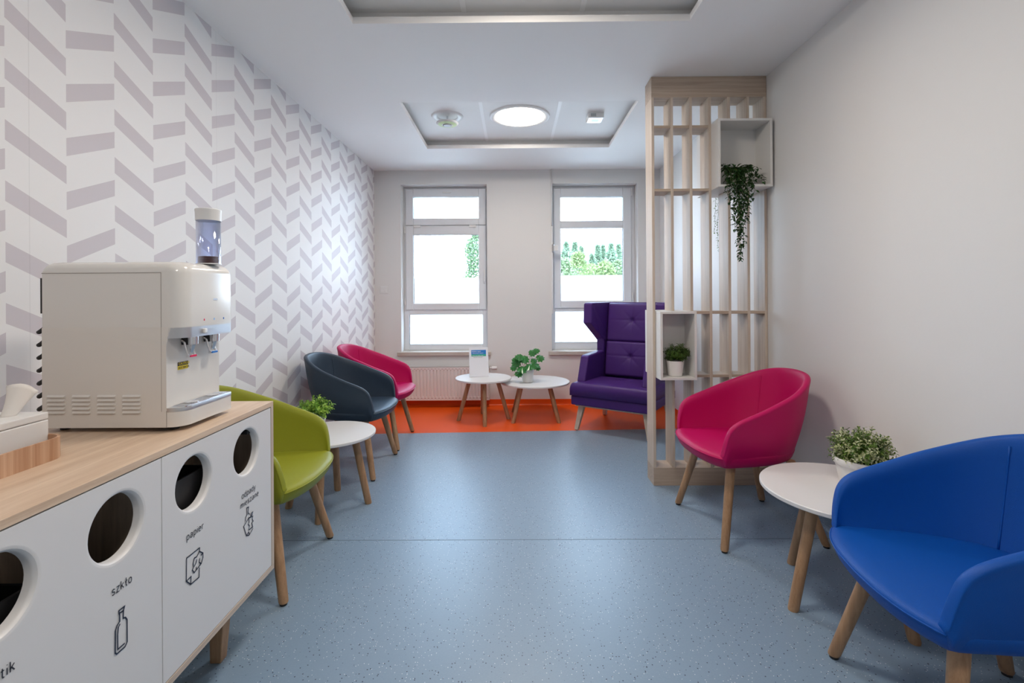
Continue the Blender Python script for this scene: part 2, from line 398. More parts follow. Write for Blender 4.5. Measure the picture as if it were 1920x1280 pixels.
# handle, hinges, latches
h = B(); h.box(-.362, -.338, YF-.03, YF-.018, 1.40, 1.47); h.box(-.359, -.341, YF-.055, YF-.03, 1.425, 1.445); h.box(-.360, -.340, YF-.062, YF-.05, 1.43, 1.56)
h.build('window_handle', M_white, w1, bevel=.004)
for z in (1.16, 2.0): B().cyl((-1.287, YF-.022, z), (-1.287, YF-.022, z+.075), .009).build('hinge', M_white, w1)
for x in (-1.14, -.49): B().box(x-.04, x+.04, YF-.03, YF-.016, 2.062, 2.090).build('latch', M_white, w1, bevel=.003)
B().box(-.84, -.74, YF-.028, YF-.016, 2.465, 2.482).build('latch', M_white, w1, bevel=.004)
for z in (2.42, 1.2): B().cyl((1.381, YF-.022, z), (1.381, YF-.022, z+.09), .009).build('hinge', M_white, w2)
# stone sills
for i, (x0, x1) in enumerate(((-1.345, -.275), (.385, 1.455))):
    tn = struct(B().box(x0, x1, YB-.035, YB+.001, .578, .62).build(f'trim_{i+1}', M_stone, bevel=.004))
    B().box((W1, W2)[i][0], (W1, W2)[i][1], YB+.001, YF+.07, .60, .62).build('sill_board', M_stone, tn)
# conduit and magnetic lock at window 2
c = thing('cable_conduit', 'thin white vertical cable conduit running from ceiling beside the right window', 'conduit', (.432, 5.53, 1.2))
B().tube([(0, 0, 1.5), (.0, 0, 1.1), (-.004, 0, .85)], .006).build('cable', M_white, c, smooth=True)
B().box(-.008, .008, -.004, .006, -.15, .85).build('channel', M_white, c, bevel=.002)
c = thing('window_lock', 'small chrome lock on the left edge of the right window frame', 'lock', (.455, 5.52, 1.80))
B().box(-.028, .0, -.012, .02, -.045, .04).build('lock_body', M_chrome, c, bevel=.005)
B().box(0, .045, .0, .02, -.03, .03).build('mounting_plate', M_white, c, bevel=.003)
# light switch
c = thing('light_switch', 'white double rocker light switch on the wall left of the left window', 'light switch', (-1.497, YB, 1.335))
B().box(-.043, .043, -.009, 0, -.043, .043).build('switch_plate', M_white, c, bevel=.003)
for s in (-1, 1): B().box(s*.015-.0135, s*.015+.0135, -.013, -.008, -.028, .028).build('rocker', M_white, c, bevel=.002)

# ------------------------------------------------------------------ radiator
r = thing('radiator', 'long white ribbed panel radiator under the left window', 'radiator', (0, 5.43, 0))
x0, x1, z0, z1 = -1.38, -.288, .085, .462
rb = B(); ys_ = []; n = 60
P = []
cnt = 28; pw = (x1-x0)/cnt
for i in range(cnt):
    a = x0+i*pw
    P += [(a, 0), (a+pw*.62, 0), (a+pw*.70, .010), (a+pw*.92, .010)]
P.append((x1, 0))
zt, zb = z1-.045, z0+.045
V = []; F = []
lev = [(z0, 0), (zb-.012, 0), (zb, 1), (zt, 1), (zt+.012, 0), (z1, 0)]
for z, k in lev:
    for x, y in P: V.append((x, y*k, z))
m_ = len(P)
for i in range(len(lev)-1):
    for j in range(m_-1): F.append((i*m_+j, i*m_+j+1, (i+1)*m_+j+1, (i+1)*m_+j))
rb.add(V, F); rb.build('front_panel', M_rad, r)
s = B(); s.box(x0, x0+.004, .0, .095, z0, z1); s.box(x1-.004, x1, 0, .095, z0, z1); s.box(x0, x1, .06, .064, z0, z1); s.box(x0, x1, .0, .012, z1-.004, z1); s.box(x0, x1, .082, .09, z1-.004, z1)
s.build('side_cover', M_rad, r)
s = B()
for i in range(90): s.box(x0+.01+i*(x1-x0-.02)/90, x0+.016+i*(x1-x0-.02)/90, .012, .082, z1-.003, z1)
o = s.build('top_grille', M_rad, r); o['kind'] = 'stuff'
s = B()
for z in (zt+.018, zb-.022):
    for i in range(cnt): s.box(x0+i*pw+.006, x0+i*pw+pw*.6, -.0012, .001, z, z+.006)
s.build('slot_row', plain('radiator_slot', (.42, .36, .35), .5), r)['kind'] = 'stuff'
v = B(); v.cyl((x1, .045, .44), (x1+.03, .045, .44), .012); v.cyl((x1+.025, .045, .44), (x1+.082, .045, .44), .021, .019, 20)
v.build('thermostat_valve', M_white, r, bevel=.003, autosmooth=40)
for x in (x0+.2, x1-.2): B().box(x-.012, x+.012, .06, .11, .15, .4).build('bracket', M_rad, r)

# ------------------------------------------------------------------ ceiling lamps and fittings
def lamp(x, y, label):
    t = thing('ceiling_lamp', label, 'ceiling lamp', (x, y, TZ), group='round ceiling lamps')
    B().lathe([(.206, -.004), (.212, -.010), (.244, -.014), (.253, -.010), (.256, 0)], n=56, cap0=False, cap1=False).build('ring', M_white, t, smooth=True)
    B().lathe([(.0001, -.008), (.210, -.008)], n=56, cap0=False, cap1=False).build('diffuser', M_emit, t)
    return t
lamp(.053, 4.115, 'round glowing ceiling lamp in the far tray between air vent and small box')
lamp(.053, 1.95, 'round glowing ceiling lamp in the middle tray, above the camera view')
lamp(.053, -.2, 'round glowing ceiling lamp in the tray behind the viewpoint')
t = thing('air_vent', 'round white air valve with hanging cone in the far ceiling tray', 'air vent', (-.562, 4.10, TZ))
B().lathe([(.082, -.001), (.098, -.012), (.130, -.008), (.136, 0)], n=48, cap0=False, cap1=False).build('collar', M_white, t, smooth=True)
B().lathe([(.086, -.001), (.080, .012)], n=48, cap0=False, cap1=True).build('duct_opening', M_dark, t, smooth=False)
B().lathe([(.030, -.038), (.076, -.050), (.092, -.056), (.094, -.060), (.082, -.068), (.045, -.076), (.040, -.076)], n=48, cap0=True, cap1=True).build('cone', M_white, t, smooth=True)
B().lathe([(.039, -.074), (.040, -.080), (.030, -.083)], n=32).build('hub', plain('grey_plastic', (.5, .52, .55), .4), t, smooth=True)
B().lathe([(.080, -.0695), (.046, -.0775)], n=48, cap0=False, cap1=False).build('green_ring', plain('pale_green_plastic', (.62, .75, .38), .5), t, smooth=True)
B().cyl((0, 0, -.045), (0, 0, .012), .008).build('stem', M_chrome, t)
t = thing('emergency_light', 'small square white emergency light in the far ceiling tray', 'emergency light', (.690, 4.10, TZ))
s = B(); e = .066; s.box(-e, e, -e, e, -.045, 0); s.build('housing', M_white, t, bevel=.004)
s = B(); s.add([(-.058, -.058, -.0455), (.058, -.058, -.0455), (.058, .058, -.0455), (-.058, .058, -.0455), (-.03, -.03, -.0462), (.03, -.03, -.0462), (.03, .03, -.0462), (-.03, .03, -.0462)], [(0, 1, 5, 4), (1, 2, 6, 5), (2, 3, 7, 6), (3, 0, 4, 7)])
s.build('reflector', M_brushed, t)
s = B(); s.box(-.03, .03, -.03, .03, -.0466, -.0452); s.build('lens', plain('pale_green_lens', (.55, .72, .62), .2), t)
s = B(); s.box(-.045, .0, -.0668, -.0655, -.036, -.010); s.build('type_label', plain('grey_label', (.40, .42, .44), .5), t)

# ================================================================== tub chairs
# control rows for one half, from back centre to front: (side, forward, z)
RIM = [(0, -.308, .836), (.085, -.300, .832), (.165, -.262, .820), (.232, -.197, .792), (.276, -.11, .752), (.294, -.01, .713), (.300, .08, .676), (.300, .155, .648), (.298, .208, .622), (.294, .238, .590), (.289, .252, .548), (.282, .260, .506), (.274, .264, .470)]
BOT = [(0, -.220, .432), (.07, -.215, .432), (.135, -.187, .430), (.19, -.135, .426), (.222, -.065, .420), (.238, .01, .412), (.246, .08, .405), (.250, .14, .401), (.251, .175, .400), (.252, .20, .400), (.254, .22, .402), (.256, .235, .405), (.258, .248, .410)]
def make_tub_chair():
    root = thing('tub_chair', '', 'chair')
    N = 64; TH = .036; ring_list = []
    def half(rows, t):
        p = ipol(rows, abs(t)); return np.array([math.copysign(1, t)*p[0] if t else 0., p[1], p[2]])
    ts = [math.copysign(abs(k)**.9, k) for k in np.linspace(-1, 1, N+1)]
    for t in ts:
        r = half(RIM, t); b = half(BOT, t)
        e = 1e-3; ta, tb_ = max(t-e, -1), min(t+e, 1)
        d = half(RIM, tb_)-half(RIM, ta); d = d[:2]/np.hypot(*d[:2])
        if abs(t) > .55:      # at the arms the shell normal points sideways
            w = min((abs(t)-.55)/.15, 1); dd = np.array([.08*math.copysign(1, t), -1.0])*-math.copysign(1, t)
            dd = np.array([0.05, math.copysign(1, t)]); dd /= np.hypot(*dd); d = d*(1-w)+dd*w; d /= np.hypot(*d)
        nrm = np.array([d[1], -d[0], 0.])   # outward
        if nrm[:2]@r[:2] < 0: nrm = -nrm
        ring = []
        hgt = r[2]-b[2]
        for s in (0, .08, .3, .55, .8, .93):
            p = b+(r-b)*s; p = p+nrm*(.014*math.sin(PI*min(s, 1))); ring.append(p)
        rr = TH/2
        cc = r-nrm*rr*.9+nrm*.004
        top = min(rr, hgt*.4)
        for a in (18, 50, 90, 130, 162): ring.append(cc+nrm*rr*math.cos(rad(a))+np.array([0, 0, top*math.sin(rad(a))])-np.array([0, 0, top*.5]))
        for s in (.93, .8, .55, .3, .08, 0):
            p = b+(r-b)*s; p = p+nrm*(.014*math.sin(PI*min(s, 1))-TH*(1.0-.15*(1-s))); ring.append(p)
        ring_list.append([tuple((q[0], -q[1], q[2])) for q in ring])
    # rounded end caps
    def cap(ring, other, k):
        c = np.mean(ring, 0); f = np.array([0, -1, 0.])*k
        return [tuple(c+(np.array(p)-c)*.72+f) for p in ring]
    ring_list = [cap(ring_list[0], None, .007)]+ring_list+[cap(ring_list[-1], None, .007)]
    s = B().rings(ring_list); s.build('shell', L_pink, root, smooth=True, sub=1)
    # seat
    out = []
    pts = [(0, .332), (.10, .327), (.185, .308), (.245, .280), (.273, .252), (.270, .17), (.262, .06), (.232, -.07), (.17, -.17), (.085, -.218), (0, -.23)]
    n = 24; hp = [ipol(pts, k/n) for k in range(n+1)]
    full = [(p[0], p[1]) for p in hp]+[(-p[0], p[1]) for p in hp[-2:0:-1]]
    R = []
    for z, sx, sy, dy in ((.384, .50, .50, 0), (.386, .72, .72, 0), (.392, .84, .85, 0), (.404, .925, .925, 0), (.420, .965, .965, 0), (.438, .99, .99, 0), (.449, 1, 1, 0), (.455, .995, .995, 0), (.462, .97, .975, 0), (.468, .91, .925, 0), (.472, .78, .80, 0), (.474, .5, .52, 0), (.475, .2, .2, 0)):
        R.append([(x*sx, -(.05+(y-.05)*sy), z - (.012*max(0, (abs(x)/.29))**2 if z > .45 else 0)*0) for x, y in full])
    B().rings(R).build('seat', L_pink, root, smooth=True)
    # piping along the seat's front edge
    k0 = [i for i in range(-9, 10)]
    P = [(full[i][0]*1.001, -(full[i][1]+.001), .4515) for i in k0]
    B().tube(P, .0028, 6).build('piping', L_pink, root, smooth=True)
    # seams inside the back
    for sg in (-1, 1):
        P = []
        t = sg*.21
        r = half(RIM, t); b = half(BOT, t); d = half(RIM, t+1e-3)-half(RIM, t-1e-3); d = d[:2]/np.hypot(*d[:2]); nrm = np.array([d[1], -d[0], 0.])
        if nrm[:2]@r[:2] < 0: nrm = -nrm
        for u in np.linspace(.1, .93, 10):
            p = b+(r-b)*u+nrm*(.014*math.sin(PI*u)-TH*(1-.15*(1-u)))-nrm*.0008; P.append((p[0], -p[1], p[2]))
        B().tube(P, .0034, 6).build('seam', L_pink, root, smooth=True)
    for sx in (-1, 1):
        for fy, ty in ((.262, .175), (-.262, -.14)):
            tip = (sx*.272, -fy, .010); top = (sx*.178, -ty, .405)
            l = B().leg(top, tip, .0235, .0195).build('leg', M_legz, root, autosmooth=35)
            B().leg((tip[0], tip[1], .012), (tip[0], tip[1], 0), .014, .014).build('foot_glide', M_black, l)
    return root
chair0 = make_tub_chair()
def recolor(o, mat):
    for c in [o]+list(o.children_recursive):
        if c.type == 'MESH' and c.name.split('.')[0] in ('shell', 'seat', 'piping', 'seam'):
            c.data = c.data.copy(); c.data.materials.clear(); c.data.materials.append(mat)
chairs = [((1.258, 2.66), -85.5, L_pink, 'magenta leather tub chair in front of the slatted room divider'),
          ((1.318, 1.375), -98.6, L_blue, 'royal blue leather tub chair in the near right corner'),
          ((-1.226, 2.242), 91.8, L_green, 'olive green leather tub chair beside the white recycling cabinet'),
          ((-1.229, 3.583), 88.0, L_navy, 'dark slate navy leather tub chair along the patterned wall'),
          ((-1.222, 4.214), 89.5, L_pink, 'magenta leather tub chair beside the radiator, behind the navy one')]
for i, (p, a, mt, lb) in enumerate(chairs):
    o = chair0 if i == 0 else copy_tree(chair0)
    o.location = (*p, 0); o.rotation_euler = (0, 0, rad(a)); o['label'] = lb; o['group'] = 'leather tub chairs'
    if mt is not L_pink: recolor(o, mt)

# ================================================================== wing armchair
def cushion(name, x0, x1, z0, z1, depth, mat, parent, tuft=None, nx=56, nz=36, off=(0, 0, 0), tilt=0, edge=.03, bulge=.012):
    V = []; F = []
    def f(u, v):
        x = x0+(x1-x0)*u; z = z0+(z1-z0)*v
        ex = min(u, 1-u)*(x1-x0); ez = min(v, 1-v)*(z1-z0)
        rnd = 0
        for e in (ex, ez):
            if e < edge: rnd += (1-math.sqrt(max(0, 1-((edge-e)/edge)**2)))*edge
        d = depth+bulge*(1-(2*u-1)**2)*(1-(2*v-1)**2)-min(rnd, depth*.9)
        if tuft:
            dx, dz = x-tuft[0], z-tuft[1]; r = math.hypot(dx, dz)
            d -= .022*math.exp(-(r/.020)**2)+.013*math.exp(-(r/.065)**2)
            an = math.atan2(dz, dx); d -= .0055*math.exp(-(r/.10)**2)*max(0, math.cos(8*an))**3*min(1, r/.015)
            d -= .0035*math.exp(-(dz/.004)**2)
        return x, z, d
    for j in range(nz+1):
        for i in range(nx+1):
            x, z, d = f(i/nx, j/nz); V.append((x, -d, z))
    n = nx+1
    for j in range(nz):
        for i in range(nx): F.append((j*n+i, j*n+i+1, (j+1)*n+i+1, (j+1)*n+i))
    k = len(V)
    border = [i for i in range(n)]+[j*n+nx for j in range(1, nz+1)]+[nz*n+i for i in range(nx-1, -1, -1)]+[j*n for j in range(nz-1, 0, -1)]
    for b_ in border: V.append((V[b_][0], 0, V[b_][2]))
    m = len(border)
    for i in range(m): F.append((border[i], border[(i+1) % m], k+(i+1) % m, k+i))
    F.append(tuple(k+i for i in reversed(range(m))))
    R = Matrix.Rotation(tilt, 4, 'X'); V = [tuple(R@Vector(v)+Vector(off)) for v in V]
    return mesh(name, V, F, mat, parent, smooth=True)
wc = thing('wing_armchair', 'tall deep purple leather wing armchair with tufted back beside right window', 'armchair', (1.045, 4.615, 0), rad(-33.4))
B().box(-.375, .375, -.395, .37, .245, .333).build('base', L_purple, wc, bevel=.014, seg=3)
B().box(-.345, .345, -.365, .34, .230, .246).build('base_frame', M_ash, wc, bevel=.003)
# seat cushion: T-shaped, overhanging in front of the arms
sc = cushion('seat_cushion', -.375, .375, -.25, .25, .115, L_purple, wc, tuft=(0, .12), off=(0, -.165, .336), tilt=rad(-90), edge=.028, bulge=.016)
# back panel leaning back, two tufted cushions
lean = rad(-9)
def lp(x, y, z): v = Matrix.Rotation(lean, 4, 'X')@Vector((x, y, z)); return (v.x, v.y+.205, v.z+.44)
s = B(); R = []
for z, hw in ((-.16, .30), (.1, .30), (.42, .30), (.60, .30), (.745, .295), (.755, .285)):
    R.append([lp(-hw, 0, z), lp(hw, 0, z), lp(hw, .10, z), lp(-hw, .10, z)])
s.rings(R); s.build('back_panel', L_purple, wc, bevel=.016, seg=3)
cushion('back_cushion', -.262, .262, 0, .345, .085, L_purple, wc, tuft=(0, .20), off=(0, .205, .445), tilt=lean, edge=.020)
v = lp(0, 0, .35)
cushion('back_cushion', -.262, .262, 0, .385, .078, L_purple, wc, tuft=(0, .21), off=(0, v[1], v[2]), tilt=lean, edge=.020)
for sg in (-1, 1):
    # arm: sheet with sloping front
    prof = [(-.31, .33), (-.315, .46), (-.235, .672), (-.22, .688), (.33, .712), (.345, .33)]   # (y, z)
    s = B(); ring = [[(sg*xx, y, z) for y, z in prof] for xx in (.268, .350)]
    s.rings(ring); s.build('armrest', L_purple, wc, bevel=.016, seg=3)
    # wing
    wp = [(-.055, .985), (-.045, 1.170), (-.03, 1.185), (.30, 1.185), (.27, .80), (.15, .80), (.075, .868)]
    s = B(); R = []
    for xx, sp in ((.262, 0), (.350, 0)):
        R.append([(sg*(xx+(.055*(.15-y)/.2 if y < .15 else 0)), y, z) for y, z in wp])
    s.rings(R); s.build('wing', L_purple, wc, bevel=.016, seg=3)
    # side panel linking arm and wing at the back
    s = B(); R = [[(sg*xx, y, z) for y, z in ((.13, .66), (.13, .83), (.29, .83), (.27, .66))] for xx in (.268, .343)]
    s.rings(R); s.build('side_panel', L_purple, wc, bevel=.012, seg=2)
for sx in (-1, 1):
    for fy, ty in ((-.335, -.29), (.33, .27)):
        s = B(); R = []
        for f in (0, 1):
            cx = sx*(.305+(.345-.305)*f); cy = ty+(fy-ty)*f; z = .235*(1-f)+.006*f; hw = .027-.009*f
            R.append([(cx-hw, cy-hw, z), (cx+hw, cy-hw, z), (cx+hw, cy+hw, z), (cx-hw, cy+hw, z)])
        s.rings(R); l = s.build('leg', M_ash, wc, bevel=.003)
        B().cyl((sx*.345, fy, 0), (sx*.345, fy, .007), .012).build('foot_glide', M_black, l)
for z, tl in ((.645, .2), (1.0, .56)):
    pass
for tz in (.20, .56):
    q = lp(0, -.062 if tz < .3 else -.055, tz+.005)
    B().lathe([(.0001, -.004), (.006, -.003), (.008, 0), (.006, .003), (.0001, .004)], (q[0], q[1], q[2]), 16).build('button', L_purple, wc, smooth=True)

# ================================================================== round tables
def table(cx, cy, r, h, feet, rin, label, th=.018):
    t = thing('side_table', label, 'table', (cx, cy, 0), group='round white side tables')
    B().lathe([(r-.003, h-th), (r, h-th+.003), (r, h-.003), (r-.003, h)], n=72).build('tabletop', M_lacq, t, autosmooth=30)
    B().lathe([(rin+.03, h-th-.012), (rin+.03, h-th)], n=40).build('fixing_plate', M_lacq, t)
    for fx, fy in feet:
        lx, ly = fx-cx, fy-cy; d = math.hypot(lx, ly); k = rin/d
        B().leg((lx*k, ly*k, h-th-.002), (lx, ly, 0), .0225, .0205).build('leg', M_legz, t, autosmooth=35)
    return t
def sq(c, a):   # remaining feet of a square from centre and one foot
    v = Vector((a[0]-c[0], a[1]-c[1])); return [(c[0]+v.x, c[1]+v.y), (c[0]-v.y, c[1]+v.x), (c[0]-v.x, c[1]-v.y), (c[0]+v.y, c[1]-v.x)]
cR = (1.362, 2.010)
table(*cR, .315, .454, sq(cR, (1.104, 1.936)), .155, 'round white side table between the magenta and blue tub chairs')
cL = (-1.13, 2.914)
table(*cL, .275, .441, sq(cL, (-.900, 2.945)), .15, 'round white side table between the green and navy tub chairs')
c1 = (-.322, 4.905)
table(*c1, .284, .432, sq(c1, (-.294, 4.652)), .14, 'round white side table carrying the upright information card')
c2 = (.205, 4.999)
table(*c2, .356, .377, sq(c2, (-.023, 4.774)), .20, 'low wide round white side table carrying the large-leaved plant')

# ================================================================== recycling cabinet
CXF = -.913; CZ0, CZ1 = .241, .870; CY0, CY1 = .662, 1.819; CXB = XL+.012; T = .018
cab = thing('recycling_cabinet', 'white four-bin recycling sideboard with wooden top along the left wall', 'cabinet', (0, 0, 0))
B().box(CXB, CXF, CY0, CY1, CZ1-T, CZ1).build('worktop', M_top, cab, bevel=.001)
B().box(CXB, CXF, CY0, CY1, CZ0, CZ0+T).build('bottom_panel', M_edge, cab, bevel=.001)
for y in (CY0, CY1-T): B().box(CXB, CXF, y, y+T, CZ0+T, CZ1-T).build('side_panel', M_ash, cab, bevel=.001)
ymid = 1.2425
B().box(CXB+.01, CXF-.03, ymid-.008, ymid+.008, CZ0+T, CZ1-T).build('divider_panel', M_inside, cab)
B().box(CXB, CXB+.008, CY0+T, CY1-T, CZ0+T, CZ1-T).build('back_panel', M_inside, cab)
B().box(CXF-.30, CXF-.292, CY0+T, CY1-T, CZ0+T, CZ1-T).build('inner_panel', M_inside, cab)
def door(y0, y1, holes, zc=.737, r=.0735, R_=.083):
    z0, z1 = CZ0+T+.003, CZ1-T-.003; x1 = CXF-.001; x0 = x1-.024; nseg = 48
    s = B()
    ys = [y0]+[(a+b)/2 for a, b in zip(holes[:-1], holes[1:])]+[y1]
    for i, hy in enumerate(holes):
        ya, yb = ys[i], ys[i+1]
        # square boundary points matched to angles
        circ = []; sqp = []
        za, zb = z0, z1
        for k in range(nseg):
            a = 2*PI*k/nseg; c, sn = math.cos(a), math.sin(a)
            circ.append((c, sn))
            tx = ((yb-hy) if c > 0 else (ya-hy))/c if abs(c) > 1e-9 else 1e9
            tz = ((zb-zc) if sn > 0 else (za-zc))/sn if abs(sn) > 1e-9 else 1e9
            t_ = min(tx, tz); sqp.append((hy+c*t_, zc+sn*t_))
        # insert true corners by snapping nearest samples
        for cy_, cz_ in ((ya, za), (ya, zb), (yb, za), (yb, zb)):
            k = min(range(nseg), key=lambda q: (sqp[q][0]-cy_)**2+(sqp[q][1]-cz_)**2); sqp[k] = (cy_, cz_)
        front = [[(x1, p[0], p[1]) for p in sqp]]
        front.append([(x1, hy+c*(R_+.0015), zc+sn*(R_+.0015)) for c, sn in circ])
        for q in (0, 30, 60, 90):
            rr = R_-(R_-r)*math.sin(rad(q)); xx = x1-.010*(1-math.cos(rad(q)))
            front.append([(xx, hy+c*rr, zc+sn*rr) for c, sn in circ])
        front.append([(x0, hy+c*r, zc+sn*r) for c, sn in circ]); front.append([(x0, p[0], p[1]) for p in sqp])
        s.rings(front, False, False)
    # outer edges
    o = .0
    V = [(x, y, z) for x in (x0, x1) for y in (y0, y1) for z in (z0, z1)]
    s.add(V, [(0, 1, 5, 4), (2, 6, 7, 3), (0, 4, 6, 2), (1, 3, 7, 5)])
    return s.build('door', M_lacq, cab, autosmooth=30)
D1 = door(CY0+T+.002, ymid-.0015, [.842, 1.106]); D2 = door(ymid+.0015, CY1-T-.002, [1.371, 1.640])
for y in (CY1-.14, CY0+.10):
    for x in (CXF-.115, CXB+.09):
        s = B(); R = []
        for f in (0, 1):
            z = CZ0*(1-f); hw = .027-.008*f; cx = x-.012*f if x > -1.2 else x+.01*f
            R.append([(cx-hw, y-hw, z), (cx+hw, y-hw, z), (cx+hw, y+hw, z), (cx-hw, y+hw, z)])
        s.rings(R); s.build('leg', M_legz, cab, bevel=.003)
B().box(CXF-.06, CXF-.02, 1.675, 1.70, .785, .805).build('latch', M_black, cab)
# waste bins behind the doors
for y0, y1, zt_, lb in ((1.255, 1.49, .745, 'black waste bin showing through the third hole of the cabinet'), (.70, .95, .70, 'black waste bin showing through the nearest cut hole of the cabinet')):
    bn = thing('waste_bin', lb, 'bin', ((CXF-.155), (y0+y1)/2, CZ0+T+.001), group='bins inside the recycling cabinet')
    w, d, h = .115, (y1-y0)/2, zt_-CZ0-T-.001
    s = B(); R = []
    for kk, z in ((.85, 0), (1, h), (.94, h), (.8, .01)): R.append([(-w*kk, -d*kk, z), (w*kk, -d*kk, z), (w*kk, d*kk, z), (-w*kk, d*kk, z)])
    s.rings(R); s.build('bin_body', M_black, bn)
# ---- line lettering on the doors
GL = {  # strokes in a unit em: x-height 1
 's': [[(.5, .88), (.3, 1), (.1, .9), (.05, .72), (.15, .58), (.42, .45), (.5, .28), (.42, .08), (.22, 0), (.02, .1)]],
 'z': [[(.03, 1), (.5, 1), (.0, 0), (.52, 0)]],
 'k': [[(.05, 1.5), (.05, 0)], [(.5, 1), (.05, .45)], [(.2, .6), (.52, 0)]],
 'ł': [[(.2, 1.5), (.2, .15), (.28, 0), (.38, 0)], [(.02, .72), (.40, .98)]],
 'o': [[(.27, 1), (.08, .88), (0, .65), (0, .35), (.08, .12), (.27, 0), (.46, .12), (.54, .35), (.54, .65), (.46, .88), (.27, 1)]],
 'p': [[(.04, -.5), (.04, .98)], [(.04, .85), (.25, 1), (.43, .92), (.52, .65), (.52, .35), (.43, .08), (.25, 0), (.04, .12)]],
 'd': [[(.5, 1.5), (.5, 0)], [(.5, .85), (.3, 1), (.1, .92), (.0, .65), (.0, .35), (.1, .08), (.3, 0), (.5, .14)]],
 'a': [[(.06, .95), (.28, 1), (.44, .9), (.48, .72), (.48, 0)], [(.48, .56), (.2, .54), (.03, .42), (.0, .22), (.1, .03), (.28, 0), (.48, .15)]],
 'i': [[(.05, 1), (.05, 0)], [(.05, 1.36), (.05, 1.46)]],
 'e': [[(.02, .52), (.5, .52), (.48, .78), (.38, .95), (.24, 1), (.08, .88), (.0, .6), (.02, .25), (.12, .05), (.3, 0), (.46, .06)]],
 'r': [[(.05, 1), (.05, 0)], [(.05, .8), (.18, .97), (.36, 1)]],
 'y': [[(.0, 1), (.25, 0)], [(.5, 1), (.25, 0), (.12, -.4), (-.02, -.5)]],
 'm': [[(.05, 1), (.05, 0)], [(.05, .8), (.22, 1), (.36, .95), (.42, .75), (.42, 0)], [(.42, .8), (.58, 1), (.72, .95), (.79, .75), (.79, 0)]],
 'n': [[(.05, 1), (.05, 0)], [(.05, .82), (.24, 1), (.42, .94), (.48, .75), (.48, 0)]],
 't': [[(.14, 1.35), (.14, .2), (.2, .02), (.36, 0)], [(-.03, 1), (.34, 1)]],
 'l': [[(.06, 1.5), (.06, .15), (.14, 0), (.24, 0)]]}
GW = {'i': .1, 'ł': .42, 'l': .26, 'r': .36, 't': .36, 'm': .84}
def ribbon(b, P, w, x):
    P = [Vector((p[0], p[1])) for p in P]; L = []; R = []
    closed = (P[0]-P[-1]).length < 1e-6
    for i, p in enumerate(P):
        a = P[i-1] if i > 0 else (P[-2] if closed else p); c = P[i+1] if i < len(P)-1 else (P[1] if closed else p)
        d1 = (p-a); d2 = (c-p)
        if d1.length < 1e-9: d1 = d2
        if d2.length < 1e-9: d2 = d1
        d1.normalize(); d2.normalize(); t = d1+d2
        t = d1 if t.length < .3 else t.normalized(); nn = Vector((-t.y, t.x)); k = min(1/max(nn.dot(Vector((-d1.y, d1.x))), .45), 2)
        L.append(p+nn*w/2*k); R.append(p-nn*w/2*k)
    V = [(x, q.x, q.y) for q in L]+[(x, q.x, q.y) for q in R]; n = len(P)
    b.add(V, [(i, i+1, n+i+1, n+i) for i in range(n-1)])
def word(txt, y0, y1, z, xh, name='lettering', par=None):
    gap = .24
    tot = sum(GW.get(c, .53) for c in txt)+gap*(len(txt)-1)
    sx = (y1-y0)/tot; b = B(); u = 0
    for c in txt:
        for st in GL[c]: ribbon(b, [(y0+(u+p[0])*sx, z+p[1]*xh) for p in st], .0023, CXF+.0002)
        u += GW.get(c, .53)+gap
    o = b.build(name, M_ink2, par); o['label'] = f"grey printed word {txt}"; return o
word('papier', 1.335, 1.407, .589, .0125, par=D2); word('szkło', 1.086, 1.142, .590, .0125, par=D1)
word('odpady', 1.606, 1.691, .590, .0125, par=D2); word('mieszane', 1.598, 1.709, .5605, .0125, par=D2)
word('plastik', .806, .874, .5895, .0125, par=D1)
def icon(lines, w, lab, par, dy=0):
    b = B()
    for l in lines: ribbon(b, [(p[0]+dy, p[1]) for p in l], w, CXF+.0003)
    o = b.build('pictogram', M_ink, par); o['label'] = lab
icon([[(1.39, .541), (1.334, .541), (1.332, .478), (1.35, .459), (1.386, .458), (1.388, .485)], [(1.39, .541), (1.388, .531), (1.404, .518), (1.404, .505), (1.396, .492), (1.365, .483), (1.357, .495), (1.374, .507), (1.376, .515)],
      [(1.388, .531), (1.376, .522), (1.366, .524), (1.361, .511), (1.362, .502)], [(1.404, .518), (1.394, .516)], [(1.39, .511), (1.387, .5), (1.395, .492)], [(1.375, .494), (1.374, .484)], [(1.332, .478), (1.352, .48), (1.35, .459)]], .0034, 'dark outline pictogram of a sheet and crumpled paper', D2)
icon([[(1.121, .545), (1.105, .545), (1.105, .539), (1.107, .534), (1.107, .519), (1.1, .515), (1.095, .506), (1.094, .456), (1.098, .4505), (1.122, .4505), (1.128, .457), (1.128, .509), (1.123, .5175), (1.117, .520), (1.118, .537), (1.121, .545)], [(1.106, .538), (1.118, .537)], [(1.108, .513), (1.103, .508), (1.101, .492), (1.101, .459), (1.121, .459)]], .0034, 'dark outline pictogram of a bottle', D1)
icon([[(1.626, .506), (1.627, .518), (1.636, .524), (1.634, .548), (1.646, .546), (1.643, .528), (1.651, .518)], [(1.649, .51), (1.615, .494), (1.632, .455), (1.648, .449), (1.673, .461)], [(1.632, .455), (1.645, .461), (1.651, .449)], [(1.658, .509), (1.661, .517), (1.672, .518), (1.669, .51), (1.658, .509)],
      [(1.646, .508), (1.672, .503), (1.668, .494), (1.674, .485), (1.665, .482), (1.671, .466), (1.646, .468), (1.651, .479), (1.643, .488), (1.649, .493), (1.646, .508)]], .0034, 'dark outline pictogram of bottle, paper and core', D2)

# ================================================================== water dispenser
wd = thing('water_dispenser', 'glossy off-white countertop water dispenser with two taps on the cabinet', 'water dispenser', (-1.38, 1.403, .870))
